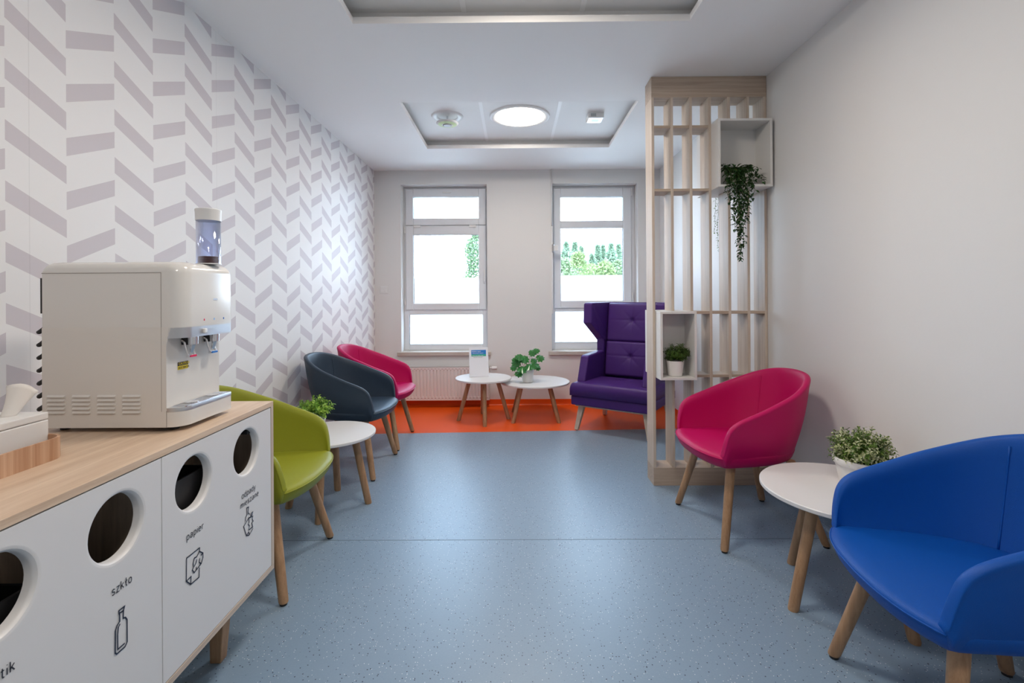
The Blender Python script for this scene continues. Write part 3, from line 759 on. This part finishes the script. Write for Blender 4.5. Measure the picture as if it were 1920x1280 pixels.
# local: x along its length (front at DL), y depth 0..DW, z up from worktop
DL, DW, RC_, XB_ = .410, .25, .046, .364
def outline(xf, rf, xb=0, rb=.010, n=10):
    pts = []; r2 = .012
    for cx, cy, r, a0 in ((xf-rf, rf, rf, -90), (xf-r2, DW-r2, r2, 0), (xb+rb, DW-rb, rb, 90), (xb+rb, rb, rb, 180)):
        for k in range(n+1):
            a = rad(a0+90*k/n); pts.append((cx+r*math.cos(a), cy+r*math.sin(a)))
    return pts
def lv(z, e=0, xb=.30): return [(x+(e if x > .35 else 0), y, z) for x, y in outline(DL, RC_, xb, .002)]
B().rings([lv(.014), lv(.058)]).build('base', M_disp, wd, autosmooth=35)
B().rings([lv(.058, .0008), lv(.0685, .0008), lv(.070)]).build('drip_tray', M_brushed, wd, autosmooth=35)
s = B()
for i in range(8): s.box(XB_+.003+i*.0052, XB_+.0055+i*.0052, .022, DW-.022, .0695, .0722)
s.build('tray_grille', M_chrome, wd)
for y in (.075, .18): B().lathe([(.019, .0722), (.019, .0738), (.004, .0745)], (.386, y, 0), 24).build('drain_rose', M_chrome, wd)
# body column: side profile swept across, with the curved bracket under the head
prof = [(0, .014), (XB_, .014), (XB_, .245)]+[(XB_+.030*(1-math.cos(rad(a))), .245+.059*math.sin(rad(a))) for a in (15, 30, 45, 60, 75, 90)]+[(XB_+.030, .306), (0, .306)]
def clampx(x, y):   # keep the sweep inside the rounded front outline
    d = min(y, DW-y)
    return min(x, DL-RC_+math.sqrt(max(0, RC_**2-(RC_-d)**2)) if d < RC_ else DL)
R = []
for y in (-.0006, .001, .004, .009, .016): R.append([(clampx(x, max(y, 0)) if x > XB_ else x, y, z) for x, z in prof])
R.append([(min(x, XB_), .0165, z) for x, z in prof]); R.append([(min(x, XB_), DW-.0165, z) for x, z in prof])
for y in (.016, .009, .004, .001, -.0006): R.append([(clampx(x, max(y, 0)) if x > XB_ else x, DW-y, z) for x, z in prof])
B().rings(R).build('body', M_disps, wd, autosmooth=40)
B().rings([lv(.273), lv(.304)]).build('front_band', M_brushed, wd, autosmooth=40)
R = [[(x, y, .304) for x, y in outline(DL+.001, RC_, 0, .002)]]
for z, ins in ((.466, 0), (.479, .003), (.489, .009), (.496, .018), (.499, .032)):
    R.append([(DL/2+(x-DL/2)*(1-ins*2/DL), DW/2+(y-DW/2)*(1-ins*2/DW), z) for x, y in outline(DL+.001, RC_, 0, .002)])
B().rings(R).build('head_cover', M_disp, wd, autosmooth=50)
s = B(); s.box(.0, .350, -.0009, .001, .4645, .4662); s.box(.349, .3502, -.0009, .001, .06, .465); s.box(XB_-.0008, XB_+.0004, -.0009, .001, .014, .062); s.build('panel_joint', plain('joint_grey', (.36, .33, .31), .6), wd)  # casing seams drawn as thin grey-brown strips
s = B()
for c_ in range(4):
    for rr in range(5):
        x = .016+c_*.0735; z = .056+rr*.0118
        s.add([(x, -.0008, z), (x+.053, -.0008, z), (x+.053, -.0008, z+.007), (x, -.0008, z+.007), (x+.002, -.0065, z+.0015), (x+.051, -.0065, z+.0015)], [(3, 2, 5, 4), (4, 5, 1, 0), (0, 3, 4), (1, 5, 2)])
s.build('louvre_row', M_disps, wd)['kind'] = 'stuff'
for ty, mk in ((.075, M_red), (.18, M_bluem)):
    tx = .392
    tpo = B().cyl((tx, ty, .274), (tx, ty, .249), .0150, .0142, 24).build('tap', M_chrome, wd, autosmooth=40)
    B().box(XB_, tx-.008, ty-.013, ty+.013, .248, .272).build('tap_mount', M_black, tpo, bevel=.002)
    s = B()
    for sy in (-.0145, .0145): s.tube([(XB_+.003, ty+sy, .262), (XB_+.012, ty+sy, .256), (tx-.012, ty+sy, .235), (tx-.004, ty+sy, .214)], .0036, 8)
    s.box(tx-.009, tx+.001, ty-.018, ty+.018, .2105, .2175); s.build('tap_lever', M_chrome, tpo, bevel=.001)
    B().box(tx+.0005, tx+.003, ty-.013, ty+.013, .2108, .217).build('tap_mark', mk, tpo)
    B().cyl((tx, ty, .249), (tx-.006, ty, .224), .0075, .005, 12).build('spout', M_chrome, tpo)
B().box(DL-.001, DL+.008, .093, .107, .281, .296).build('button', M_white, wd, bevel=.003)
for y, mt in ((.10, M_red), (.15, plain('cyan_mark', (.2, .5, .9), .4)), (.20, M_bluem)): B().box(DL+.0005, DL+.0018, y-.002, y+.002, .320, .326).build('indicator', mt, wd)
B().box(DL, DL+.0018, .146, .166, .383, .389).build('emblem', M_chrome, wd)
B().box(XB_-.001, XB_+.0012, .047, .092, .174, .186).build('caution_sticker', M_yellow, wd)
B().box(XB_, XB_+.0016, .047, .092, .186, .197).build('caution_band', M_black, wd)
def text(body, size, mat, par, M, name='lettering', ext=.0002):
    cu = bpy.data.curves.new(name, 'FONT'); cu.body = body; cu.size = size; cu.extrude = ext; cu.resolution_u = 2
    tmp = bpy.data.objects.new(name, cu); COL.objects.link(tmp)
    dg = bpy.context.evaluated_depsgraph_get(); me = bpy.data.meshes.new_from_object(tmp.evaluated_get(dg))
    bpy.data.objects.remove(tmp); me.materials.clear(); me.materials.append(mat)
    o = bpy.data.objects.new(name, me); COL.objects.link(o); o.parent = par; o.matrix_local = M; o['label'] = f'printed text {body}'; return o
MX = Matrix(((0, 0, 1, 0), (1, 0, 0, 0), (0, 1, 0, 0), (0, 0, 0, 1)))     # text in the y-z plane facing +x
text('CAUTION', .0108, M_yellow, wd, Matrix.Translation((XB_+.0018, .0487, .1882))@MX)
text('HOT WATER', .0082, M_black, wd, Matrix.Translation((XB_+.0014, .0487, .1768))@MX)
# rear grille and coiled hose
B().box(-.014, -.001, .010, .235, .348, .452).build('rear_plate', M_black, wd)
P = []
for k in range(140):
    a = k/140; P.append((-.016+.010*math.cos(a*2*PI*7), .026+.016*math.sin(a*2*PI*7), .05+.265*a+.011*math.sin(a*2*PI*7)))
B().tube(P, .0062, 8).build('coiled_hose', M_black, wd, smooth=True)
for x in (.03, .36):
    for y in (.04, .21): B().cyl((x, y, 0), (x, y, .016), .012).build('foot', M_black, wd)
# cup tube
ct = thing('cup_dispenser', 'clear blue tube cup dispenser with white lid standing on the water dispenser', 'cup dispenser', (-1.0, 1.575, 1.3695))
B().lathe([(.0352, 0), (.0352, .150), (.0335, .150), (.0335, 0)], n=40, cap0=False, cap1=False).build('tube', M_blueplastic, ct, smooth=True)
B().lathe([(.0368, .142), (.0376, .168), (.0384, .172), (.0384, .178), (.036, .180), (.001, .181)], n=40).build('lid', M_white, ct, autosmooth=40)
s = B()
for k in range(7): s.lathe([(.028, .001+k*.0036), (.0315, .003+k*.0036), (.028, .0042+k*.0036)], n=32)
s.build('paper_cups', plain('paper_cup_brown', (.42, .24, .18), .6), ct)
B().cyl((0, 0, 0), (0, 0, .003), .037, .037, 32).build('holder_base', M_white, ct)

# ================================================================== tissue box and tray
TYA = rad(1.0)
ty_ = thing('wooden_tray', 'rounded striped wooden tray at the left end of the worktop', 'tray', (-1.243, 1.052, .870))
def rrect(w, d, r, z, n=8):
    P = []
    for cx, cy, a0 in ((w-r, -d+r, -90), (w-r, d-r, 0), (-w+r, d-r, 90), (-w+r, -d+r, 180)):
        for k in range(n+1):
            a = rad(a0+90*k/n); P.append((cx+r*math.cos(a), cy+r*math.sin(a), z))
    return P
w_, d_ = .122, .160
B().rings([rrect(w_, d_, .045, 0), rrect(w_, d_, .045, .052), rrect(w_-.006, d_-.006, .039, .052), rrect(w_-.006, d_-.006, .039, .006)]).build('tray_wall', M_tray, ty_, autosmooth=40)
tb = thing('tissue_box', 'white lidded tissue box holding paper tissues in the wooden tray', 'tissue box', (-1.240, 1.068, .8765))
w2_, d2_ = .068, .140
B().box(-w2_, w2_, -d2_, d2_, 0, .083).build('box_body', M_white, tb, bevel=.003)
s = B(); s.rings([[(-w2_, -d2_, .084), (w2_, -d2_, .084), (w2_, d2_, .084), (-w2_, d2_, .084)], [(-w2_, -d2_, .102), (w2_, -d2_, .102), (w2_, d2_, .102), (-w2_, d2_, .102)]]); s.build('box_lid', M_white, tb, bevel=.003)
def tissue(sheet):
    V = []; F = []; n = 14; m = 8
    for i in range(n+1):
        u = i/n
        for j in range(m+1):
            v = j/m
            x = sheet[0]+(-.030+.060*u)*(0.5+.45*v)+sheet[3]*v+.006*math.sin(u*9+v*3)
            y = sheet[1]+sheet[2]*v+.012*math.sin(u*7+v*2)*(1-.3*v)+.03*(u-.5)*v
            z = .098+.072*v*(1-.18*abs(u-.5))+.010*v*math.sin(u*4+sheet[4])
            V.append((x, y, z))
    for i in range(n):
        for j in range(m): a = i*(m+1)+j; F.append((a, a+1, a+m+2, a+m+1))
    o = mesh('tissue', V, F, M_tissue, tb, smooth=True); d = o.modifiers.new('s', 'SOLIDIFY'); d.thickness = .0015
tissue((.008, .090, .020, .020, 0)); tissue((-.018, .065, .0, .0, 1.5)); tissue((-.02, .03, -.02, -.01, 3))

# ================================================================== slatted room divider
PY0, PY1 = 3.196, 3.345; PX0 = .911; SP = .1253; ST = .0175
rd = thing('room_divider', 'floor to ceiling pale wood slatted divider against the right wall', 'room divider', (0, 0, 0))
PXR = XR-.002
B().box(PX0, PXR, PY0, PY1, 0, .118).build('bottom_beam', M_ashx, rd, bevel=.0012)
B().box(PX0, PXR, PY0, PY1, 2.562, CEIL-.001).build('top_beam', M_ashx, rd, bevel=.0012)
zb_, zt_ = .118, 2.562
RA, RBz, RC, RD = 2.369, 1.951, 1.140, .722
sx = [PX0+i*SP for i in range(6)]+[PXR-ST]
# display boxes take the place of slats between rails
def slat(i, z0, z1): B().box(sx[i], sx[i]+ST, PY0, PY1, z0, z1).build('slat', M_ash, rd, bevel=.0012)
for i in range(7):
    if i == 1: segs = [(zb_, .7135), (1.1525, zt_)]
    elif i in (4, 5): segs = [(zb_, 1.946), (2.383, zt_)]
    else: segs = [(zb_, zt_)]
    for a, b in segs: slat(i, a, b)
def rail(i, z):
    B().box(sx[i]+ST, sx[i+1], PY0+.001, PY1-.001, z-ST/2, z+ST/2).build('rail', M_ashx, rd, bevel=.001)
for i in (0, 1, 2): rail(i, RA); rail(i, RBz)
for i in (2, 3, 4, 5): rail(i, RC); rail(i, RD)
def dbox(x0, x1, z0, z1, label, ymid_):
    y0, y1, t = 3.088, 3.448, .015
    o = thing('display_box', label, 'wall box', ((x0+x1)/2, (y0+y1)/2, z0), group='white boxes in the room divider')
    w = (x1-x0)/2; d = (y1-y0)/2; h = z1-z0
    for z in (0, h-t): B().box(-w, w, -d, d, z, z+t).build('shelf_panel', M_box, o, bevel=.001)
    for x in (-w, w-t): B().box(x, x+t, -d, d, t, h-t).build('side_panel', M_box, o, bevel=.001)
    B().box(-w+t, w-t, ymid_-(y0+y1)/2, ymid_-(y0+y1)/2+.012, t, h-t).build('back_panel', M_box, o)
    return o
dbox(sx[3]+ST+.0005, sx[6]-.0005, 1.947, 2.382, 'upper square white display box with trailing vine in the divider', 3.275)
dbox(sx[0]+ST+.0005, sx[2]-.0005, .714, 1.152, 'lower narrow white display box holding a small potted shrub', 3.27)

# ================================================================== plants
def leaf(b, p, d, up, L, Wd, fold=.25, tipdrop=.1):
    d = Vector(d).normalized(); up = Vector(up); sd_ = d.cross(up)
    if sd_.length < 1e-4: sd_ = d.orthogonal()
    sd_.normalize(); n = sd_.cross(d).normalized(); p = Vector(p)
    m = p+d*L*.45; t = p+d*L-n*L*tipdrop
    q = p+d*L*.45
    a = q+sd_*Wd/2+n*Wd*fold; c = q-sd_*Wd/2+n*Wd*fold
    a2 = p+d*L*.78+sd_*Wd*.28-n*L*tipdrop*.3+n*Wd*fold*.5; c2 = p+d*L*.78-sd_*Wd*.28-n*L*tipdrop*.3+n*Wd*fold*.5
    b.add([tuple(v) for v in (p, a, a2, t, c2, c, m)], [(0, 6, 1), (0, 5, 6), (1, 6, 3, 2), (6, 5, 4, 3)])
def rdir(spread=1.0, zmin=-.2):
    while True:
        v = Vector((random.gauss(0, 1), random.gauss(0, 1), random.gauss(0, 1))).normalized()
        if v.z > zmin: return v
def pot(parent, rt, rb, h, rim=.0, mat=None):
    m = mat or M_pot
    pr = [(rb*.9, 0), (rb, .004)]
    if rim: pr += [(rb+(rt-rb)*.68, h-rim-.003), (rt-.002, h-rim), (rt, h-rim+.003), (rt+.002, h-.003), (rt, h)]
    else: pr += [(rt, h-.003), (rt-.001, h)]
    pr += [(rt-.006, h), (rt-.010, h-.015), (rt-.012, h-.018)]
    B().lathe(pr, n=44, cap1=False).build('pot', m, parent, autosmooth=40)
    B().lathe([(rt-.009, h-.014), (.0001, h-.010)], n=32, cap0=False, cap1=False).build('soil', M_soil, parent)
LM_bright = leafmat('bright_leaf', (.08, .26, .02), (.42, .62, .10)); LM_dark = leafmat('dark_leaf', (.008, .035, .008), (.03, .10, .02), trans=.12)
LM_herb = leafmat('herb_leaf', (.03, .085, .008), (.10, .19, .025)); LM_mid = leafmat('mid_leaf', (.05, .13, .015), (.17, .28, .04))
LM_pale = leafmat('cream_blossom', (.45, .50, .22), (.72, .74, .50)); LM_fig = leafmat('glossy_green_leaf', (.015, .12, .02), (.05, .26, .06), rough=.25, trans=.15)
M_stem = plain('green_stem', (.10, .14, .04), .6)
def bush(parent, c, rx, ry, rz, n_twig, LM, L=(.010, .016), seed=1, tip=None, tipfrac=.6, per=12, wf=.6, zm=-.25):
    random.seed(seed); b = B(); tp = B(); st = B()
    for k in range(n_twig):
        d = rdir(zmin=zm); d = Vector((d.x*rx, d.y*ry, d.z*rz)); ln = random.uniform(.72, 1.05)
        base = Vector(c)+Vector((0, 0, -rz*.55))+Vector((d.x*.15, d.y*.15, 0)); end = Vector(c)+d*ln
        st.tube([base, (base+end)/2+Vector((0, 0, .1*rz)), end], .0011, 4, False)
        for j in range(per):
            f = .35+.68*j/per; p = base.lerp(end, min(f, 1.03))+Vector((0, 0, .1*rz*4*f*(1-f)))
            a = j*2.4+k; ax = (end-base).normalized(); o = ax.orthogonal().normalized(); o = Matrix.Rotation(a, 3, ax)@o
            dd = (o*.9+ax*.55)
            tgt = tp if (tip and f > tipfrac and random.random() < .85 and (k % 5 < 3)) else b
            leaf(tgt, p, dd, ax, random.uniform(*L), random.uniform(*L)*wf)
    st.build('stems', M_stem, parent)['kind'] = 'stuff'
    o = b.build('foliage', LM, parent); o['kind'] = 'stuff'
    if tip: o = tp.build('blossom', tip, parent); o['kind'] = 'stuff'
    return o
# plant on left table
t = thing('potted_plant', 'bright green bushy plant in a white pot behind the green chair', 'plant', (-1.185, 2.865, .4412))
pot(t, .055, .043, .095); bush(t, (0, 0, .155), .100, .100, .082, 70, LM_bright, (.014, .021), 3, per=13, wf=.75, zm=-.5)
# plant on right table
t = thing('potted_plant', 'white pot of cream-tipped green shrub on the table beside the blue chair', 'plant', (1.452, 2.035, .4542))
pot(t, .103, .078, .118, .026); bush(t, (0, 0, .150), .122, .122, .098, 230, LM_mid, (.012, .019), 5, tip=LM_pale, tipfrac=.62, per=16, wf=.45, zm=-.55)
# herb in lower box
t = thing('potted_plant', 'small dark green potted herb inside the lower white display box', 'plant', (1.048, 3.170, .7292))
pot(t, .056, .044, .100); bush(t, (.012, 0, .145), .088, .070, .070, 170, LM_herb, (.011, .017), 8, per=15, wf=.4, zm=-.6)
# large-leaved plant on low table
t = thing('potted_plant', 'glossy large-leaved green plant in white pot on the low table', 'plant', (.127, 4.925, .3772))
pot(t, .066, .053, .138)
random.seed(4)
def lobed(parent, base, tip_dir, size, upv):
    st = B(); d = Vector(tip_dir).normalized(); up = Vector(upv).normalized(); sd_ = d.cross(up).normalized(); n = sd_.cross(d)
    V = [Vector(base)]; out = []
    for k in range(-8, 9):
        a = k/8*rad(150); lob = 1 if k % 2 == 0 else .74
        ln = size*(.62+.38*math.cos(a*.6))*lob
        out.append(Vector(base)+d*(size*.35)+(d*math.cos(a)+sd_*math.sin(a))*ln*.62-n*(.18*ln*abs(math.sin(a)))-n*.12*size*math.cos(a))
    V = [Vector(base)+d*size*.35+n*.01]+out
    o = mesh('leaf', V, [(0, i, i+1) for i in range(1, len(V)-1)]+[(0, len(V)-1, 1)], LM_fig, parent)
    return o
spots = [(-.135, -.03, .155, .060), (-.105, -.02, .205, .085), (-.08, -.06, .270, .075), (-.03, -.03, .245, .085), (.045, .0, .305, .075), (.085, -.01, .325, .06), (.12, -.03, .255, .075), (.02, -.07, .175, .085), (.065, -.05, .185, .080), (-.055, -.08, .150, .085), (-.085, -.05, .100, .070), (.06, -.03, .225, .06), (.10, -.02, .150, .05), (-.02, .07, .22, .08), (.06, .07, .2, .08), (-.12, -.02, .235, .06)]
sb = B()
for (x, y, z, s_) in spots:
    root_ = Vector((x*.1, y*.1, .125)); p = Vector((x, y, z)); mid = (root_+p)/2+Vector((0, 0, .03)); d = Vector((x, y-.03, -.035 if z < .3 else -.01)).normalized()
    b0 = p-d*s_*.45; sb.tube([root_, mid, b0], .0018, 5, False)
    lobed(t, b0, d, s_*1.3, Vector((0, -.7, .8)))
sb.build('stems', M_stem, t)
# trailing vines of the upper box
def vine(parent, strands, Ls, seed, LM, step=.014, lw=.5):
    random.seed(seed); lf = B(); st = B()
    for S_ in strands:
        pts = [Vector(p) for p in S_]; P = []
        for i in range(len(pts)-1):
            n = max(2, int((pts[i+1]-pts[i]).length/step))
            for k in range(n): P.append(ipol([tuple(q) for q in pts], (i+k/n)/(len(pts)-1)))
        P = [Vector(p)+Vector((random.gauss(0, .0025), random.gauss(0, .0025), 0)) for p in P]
        st.tube(P, .0011, 4, False)
        for k, p in enumerate(P[1:]):
            for sgn in (-1, 1):
                if random.random() < .12: continue
                a = random.uniform(0, 2*PI); d = Vector((math.cos(a)*.9, math.sin(a)*.9-.15, -.55+random.uniform(-.3, .5)))
                L = random.uniform(*Ls)*(1-.25*k/len(P)); leaf(lf, p, d, Vector((0, 0, 1)), L, L*lw, .18, .15)
    st.build('vine_stem', M_stem, parent)['kind'] = 'stuff'; o = lf.build('foliage', LM, parent); o['kind'] = 'stuff'
t = thing('trailing_plant', 'dark green vine trailing from the front of the upper white box', 'plant', (1.455, 3.195, 1.9622))
pot(t, .058, .044, .085)
F_ = -.118   # local y just in front of the box face
random.seed(12); ss = []
for x, zend in ((-.085, -.10), (-.055, -.18), (-.04, -.30), (-.02, -.40), (-.02, -.30), (0, -.50), (.0, -.44), (.01, -.34), (.02, -.40), (.03, -.24), (.05, -.26), (.06, -.17), (.09, -.12), (-.07, -.24), (.075, -.02), (-.03, -.13), (.02, -.15), (0, -.22), (-.01, -.48)):
    x0_ = x*.4; ss.append([(x0_, 0, .09), (x*.8-.02, -.04, .125), (x-.02, -.095, .075), (x-.02+random.uniform(-.01, .01), F_-random.uniform(0, .02), -.01), (x-.02+random.uniform(-.015, .015), F_-random.uniform(0, .02), zend*.5), (x*.7-.02+random.uniform(-.01, .01), F_-random.uniform(0, .02), zend)])
for x, z in ((-.12, .13), (-.10, .10), (.02, .14), (.07, .12), (.13, .10), (-.05, .14), (.12, .03), (.10, .0)):
    ss.append([(x*.2, 0, .09), (x*.6, -.04, .14), (x, -.075, z)])
ss.append([(.02, 0, .09), (.08, -.06, .11), (.12, -.09, .06), (.125, F_-.01, .0)])
vine(t, ss, (.027, .042), 5, LM_dark, step=.016, lw=.55)
t = thing('trailing_plant', 'thin vine hanging behind the divider from the back of the upper box', 'plant', (1.46, 3.365, 1.9622))
pot(t, .045, .036, .08)
vine(t, [[(0, 0, .08), (-.02, .05, .11), (-.02, .095, .03), (-.022, .10, -.12), (-.03, .10, -.27)], [(0, 0, .08), (-.01, .05, .11), (.005, .095, .03), (-.005, .10, -.2), (.0, .10, -.40)], [(0, 0, .08), (.04, .05, .10), (.05, .095, .03), (.05, .10, -.12)]], (.014, .022), 6, LM_mid, step=.016)

# ================================================================== information card
ic = thing('information_card', 'upright white information card with blue and green header on small table', 'sign', (-.366, 4.925, .4322), rad(10))
lean_ = Matrix.Rotation(rad(-12), 4, 'X')
def cb(name, x0, x1, z0, z1, y0, y1, mat, bev=0):
    o = B().box(x0, x1, y0, y1, z0, z1).build(name, mat, ic, bevel=bev)
    for v in o.data.vertices: v.co = lean_@v.co+Vector((0, 0, .002))
    return o
cb('card', -.098, .098, 0, .300, 0, .003, M_paperlabel, .0008)
cb('header_blue', -.076, .076, .228, .272, -.0012, .0002, M_lblue); cb('header_green', -.076, .076, .208, .228, -.0012, .0002, M_lgreen)
s = B(); s.add([(-.098, .001, .001), (.098, .001, .001), (.098, .075, .001), (-.098, .075, .001), (-.098, .001, .003), (.098, .001, .003), (.098, .075, .003), (-.098, .075, .003)], [(0, 3, 2, 1), (4, 5, 6, 7), (0, 1, 5, 4), (1, 2, 6, 5), (2, 3, 7, 6), (3, 0, 4, 7)])
s.build('stand_base', M_paperlabel, ic)
MZ = Matrix(((1, 0, 0, 0), (0, 0, -1, 0), (0, 1, 0, 0), (0, 0, 0, 1)))
for body, sz, z, mt in (('Badanie opinii', .0165, .252, M_white), ('i doświadczeń Pacjenta', .0125, .236, M_white), ('Podziel się swoją opinią', .0118, .213, M_white), ('zeskanuj kod i wypełnij ankietę', .0075, .195, M_ink2)):
    text(body, sz, mt, ic, Matrix.Translation((0, 0, .002))@lean_@Matrix.Translation((-.070 if sz > .01 else -.055, -.0016, z))@MZ)

# ================================================================== outside the windows
g = B(); g.add([(-150, 8, -6), (150, 8, -6), (150, 300, -6), (-150, 300, -6)], [(0, 1, 2, 3)])
struct(g.build('ground_outside', plain('bounce_ground_grey', (.48, .49, .47), .9, vary=.2)))  # unseen ground, greyed and brightened to bounce daylight onto the ceiling
LT = [leafmat('poplar_leaf', (.13, .20, .13), (.22, .30, .20), .6, .3), leafmat('broad_leaf', (.12, .17, .06), (.21, .27, .11), .6, .3), leafmat('pale_leaf', (.10, .15, .07), (.18, .235, .12), .6, .3)]
M_bark = plain('bark', (.16, .12, .09), .9)
def tree(x, y, ztop, w, hcrown, mat, label, seed, n=1500, ls=.30, shape='round'):
    random.seed(seed); t = thing('tree', label, 'tree', (x, y, -6), group='trees outside the windows')
    B().cyl((0, 0, 0), (0, 0, ztop+6-hcrown*.3), .16, .07, 10).build('trunk', M_bark, t)
    b = B(); zc = ztop+6-hcrown/2
    for k in range(n):
        f = random.random()
        if shape == 'tall': prof = w/2*math.sin(PI*min(1, max(.02, f))**.75)*.9
        else: prof = w/2*math.sqrt(max(0, 1-(2*f-1)**2))
        lump = 1+.25*math.sin(f*19+seed)
        a = random.uniform(0, 2*PI); r_ = prof*lump*math.sqrt(random.uniform(.25, 1))
        p = Vector((r_*math.cos(a), r_*math.sin(a), zc+(f-.5)*hcrown))
        leaf(b, p, rdir(zmin=-.8), rdir(zmin=-1), ls*random.uniform(.6, 1.3), ls*.6, .1)
    b.build('crown', mat, t)['kind'] = 'stuff'
def at(px, py, Y): return ((px-964.7)/906*Y, H+(552.6-py)/906*Y)
for i, (px, py, w, lb) in enumerate(((1062, 457, 26, 'tall poplar at the left end of the row outside the right window'), (1078, 458, 20, 'second poplar from the left, beyond the right window'), (1090, 466, 18, 'third poplar from the left, on the slope of the treetops'),
        (1110, 466+14, 14, 'slim poplar standing just left of the gap in the tree row'), (1121, 463, 12, 'narrow poplar right of the gap in the tree row'), (1131, 463, 13, 'narrow dark poplar in the middle of the right window'), (1146, 461, 22, 'tall poplar towards the right side of the right window'), (1160, 463, 22, 'poplar at the right edge of the right window'))):
    Y = 62+(i % 3)*5; x, z = at(px, py-2, Y); tree(x, Y, z, w*Y/906*1.75, 9.0, LT[0], lb, 30+i, 3000, .42, 'tall')
for i, (px, py, w, m, lb) in enumerate(((1058, 486, 46, 2, 'pale broad tree at the left edge of the right window'), (1084, 474, 46, 1, 'largest yellow-green broad tree in the right window'), (1108, 496, 44, 1, 'low broad bush-like tree below the gap in the poplars'), (1134, 492, 46, 1, 'rounded broad tree in front of the middle poplars'), (1160, 490, 42, 2, 'pale broad tree at the right edge of the right window'))):
    Y = 40+(i % 3)*8; x, z = at(px, py, Y); tree(x, Y, z, w*Y/906*1.2, 6.5, LT[m], lb, 50+i, 3600, .27)
x, z = at(898, 434, 30); tree(x, 30, z, 2.3, 9.5, leafmat('near_tree_leaf', (.06, .11, .05), (.13, .19, .09), .6, .3), 'tree seen at the right edge of the left window', 78, 9000, .17)
hx = thing('house', 'grey-roofed house just showing below the trees outside the right window', 'house', (at(1050, 520, 34)[0], 34, -6))
B().box(-2, .55, -1, 4, 0, 7.6).build('wall', plain('render', (.6, .58, .55), .8), hx)
s = B(); s.add([(-2.2, -1.2, 7.6), (.8, -1.2, 7.6), (.8, 1.5, 8.68), (-2.2, 1.5, 8.68), (.8, 4.2, 7.6), (-2.2, 4.2, 7.6)], [(0, 1, 2, 3), (3, 2, 4, 5), (0, 3, 5), (1, 4, 2)]); s.build('roof', plain('grey_roof', (.28, .31, .38), .6), hx)
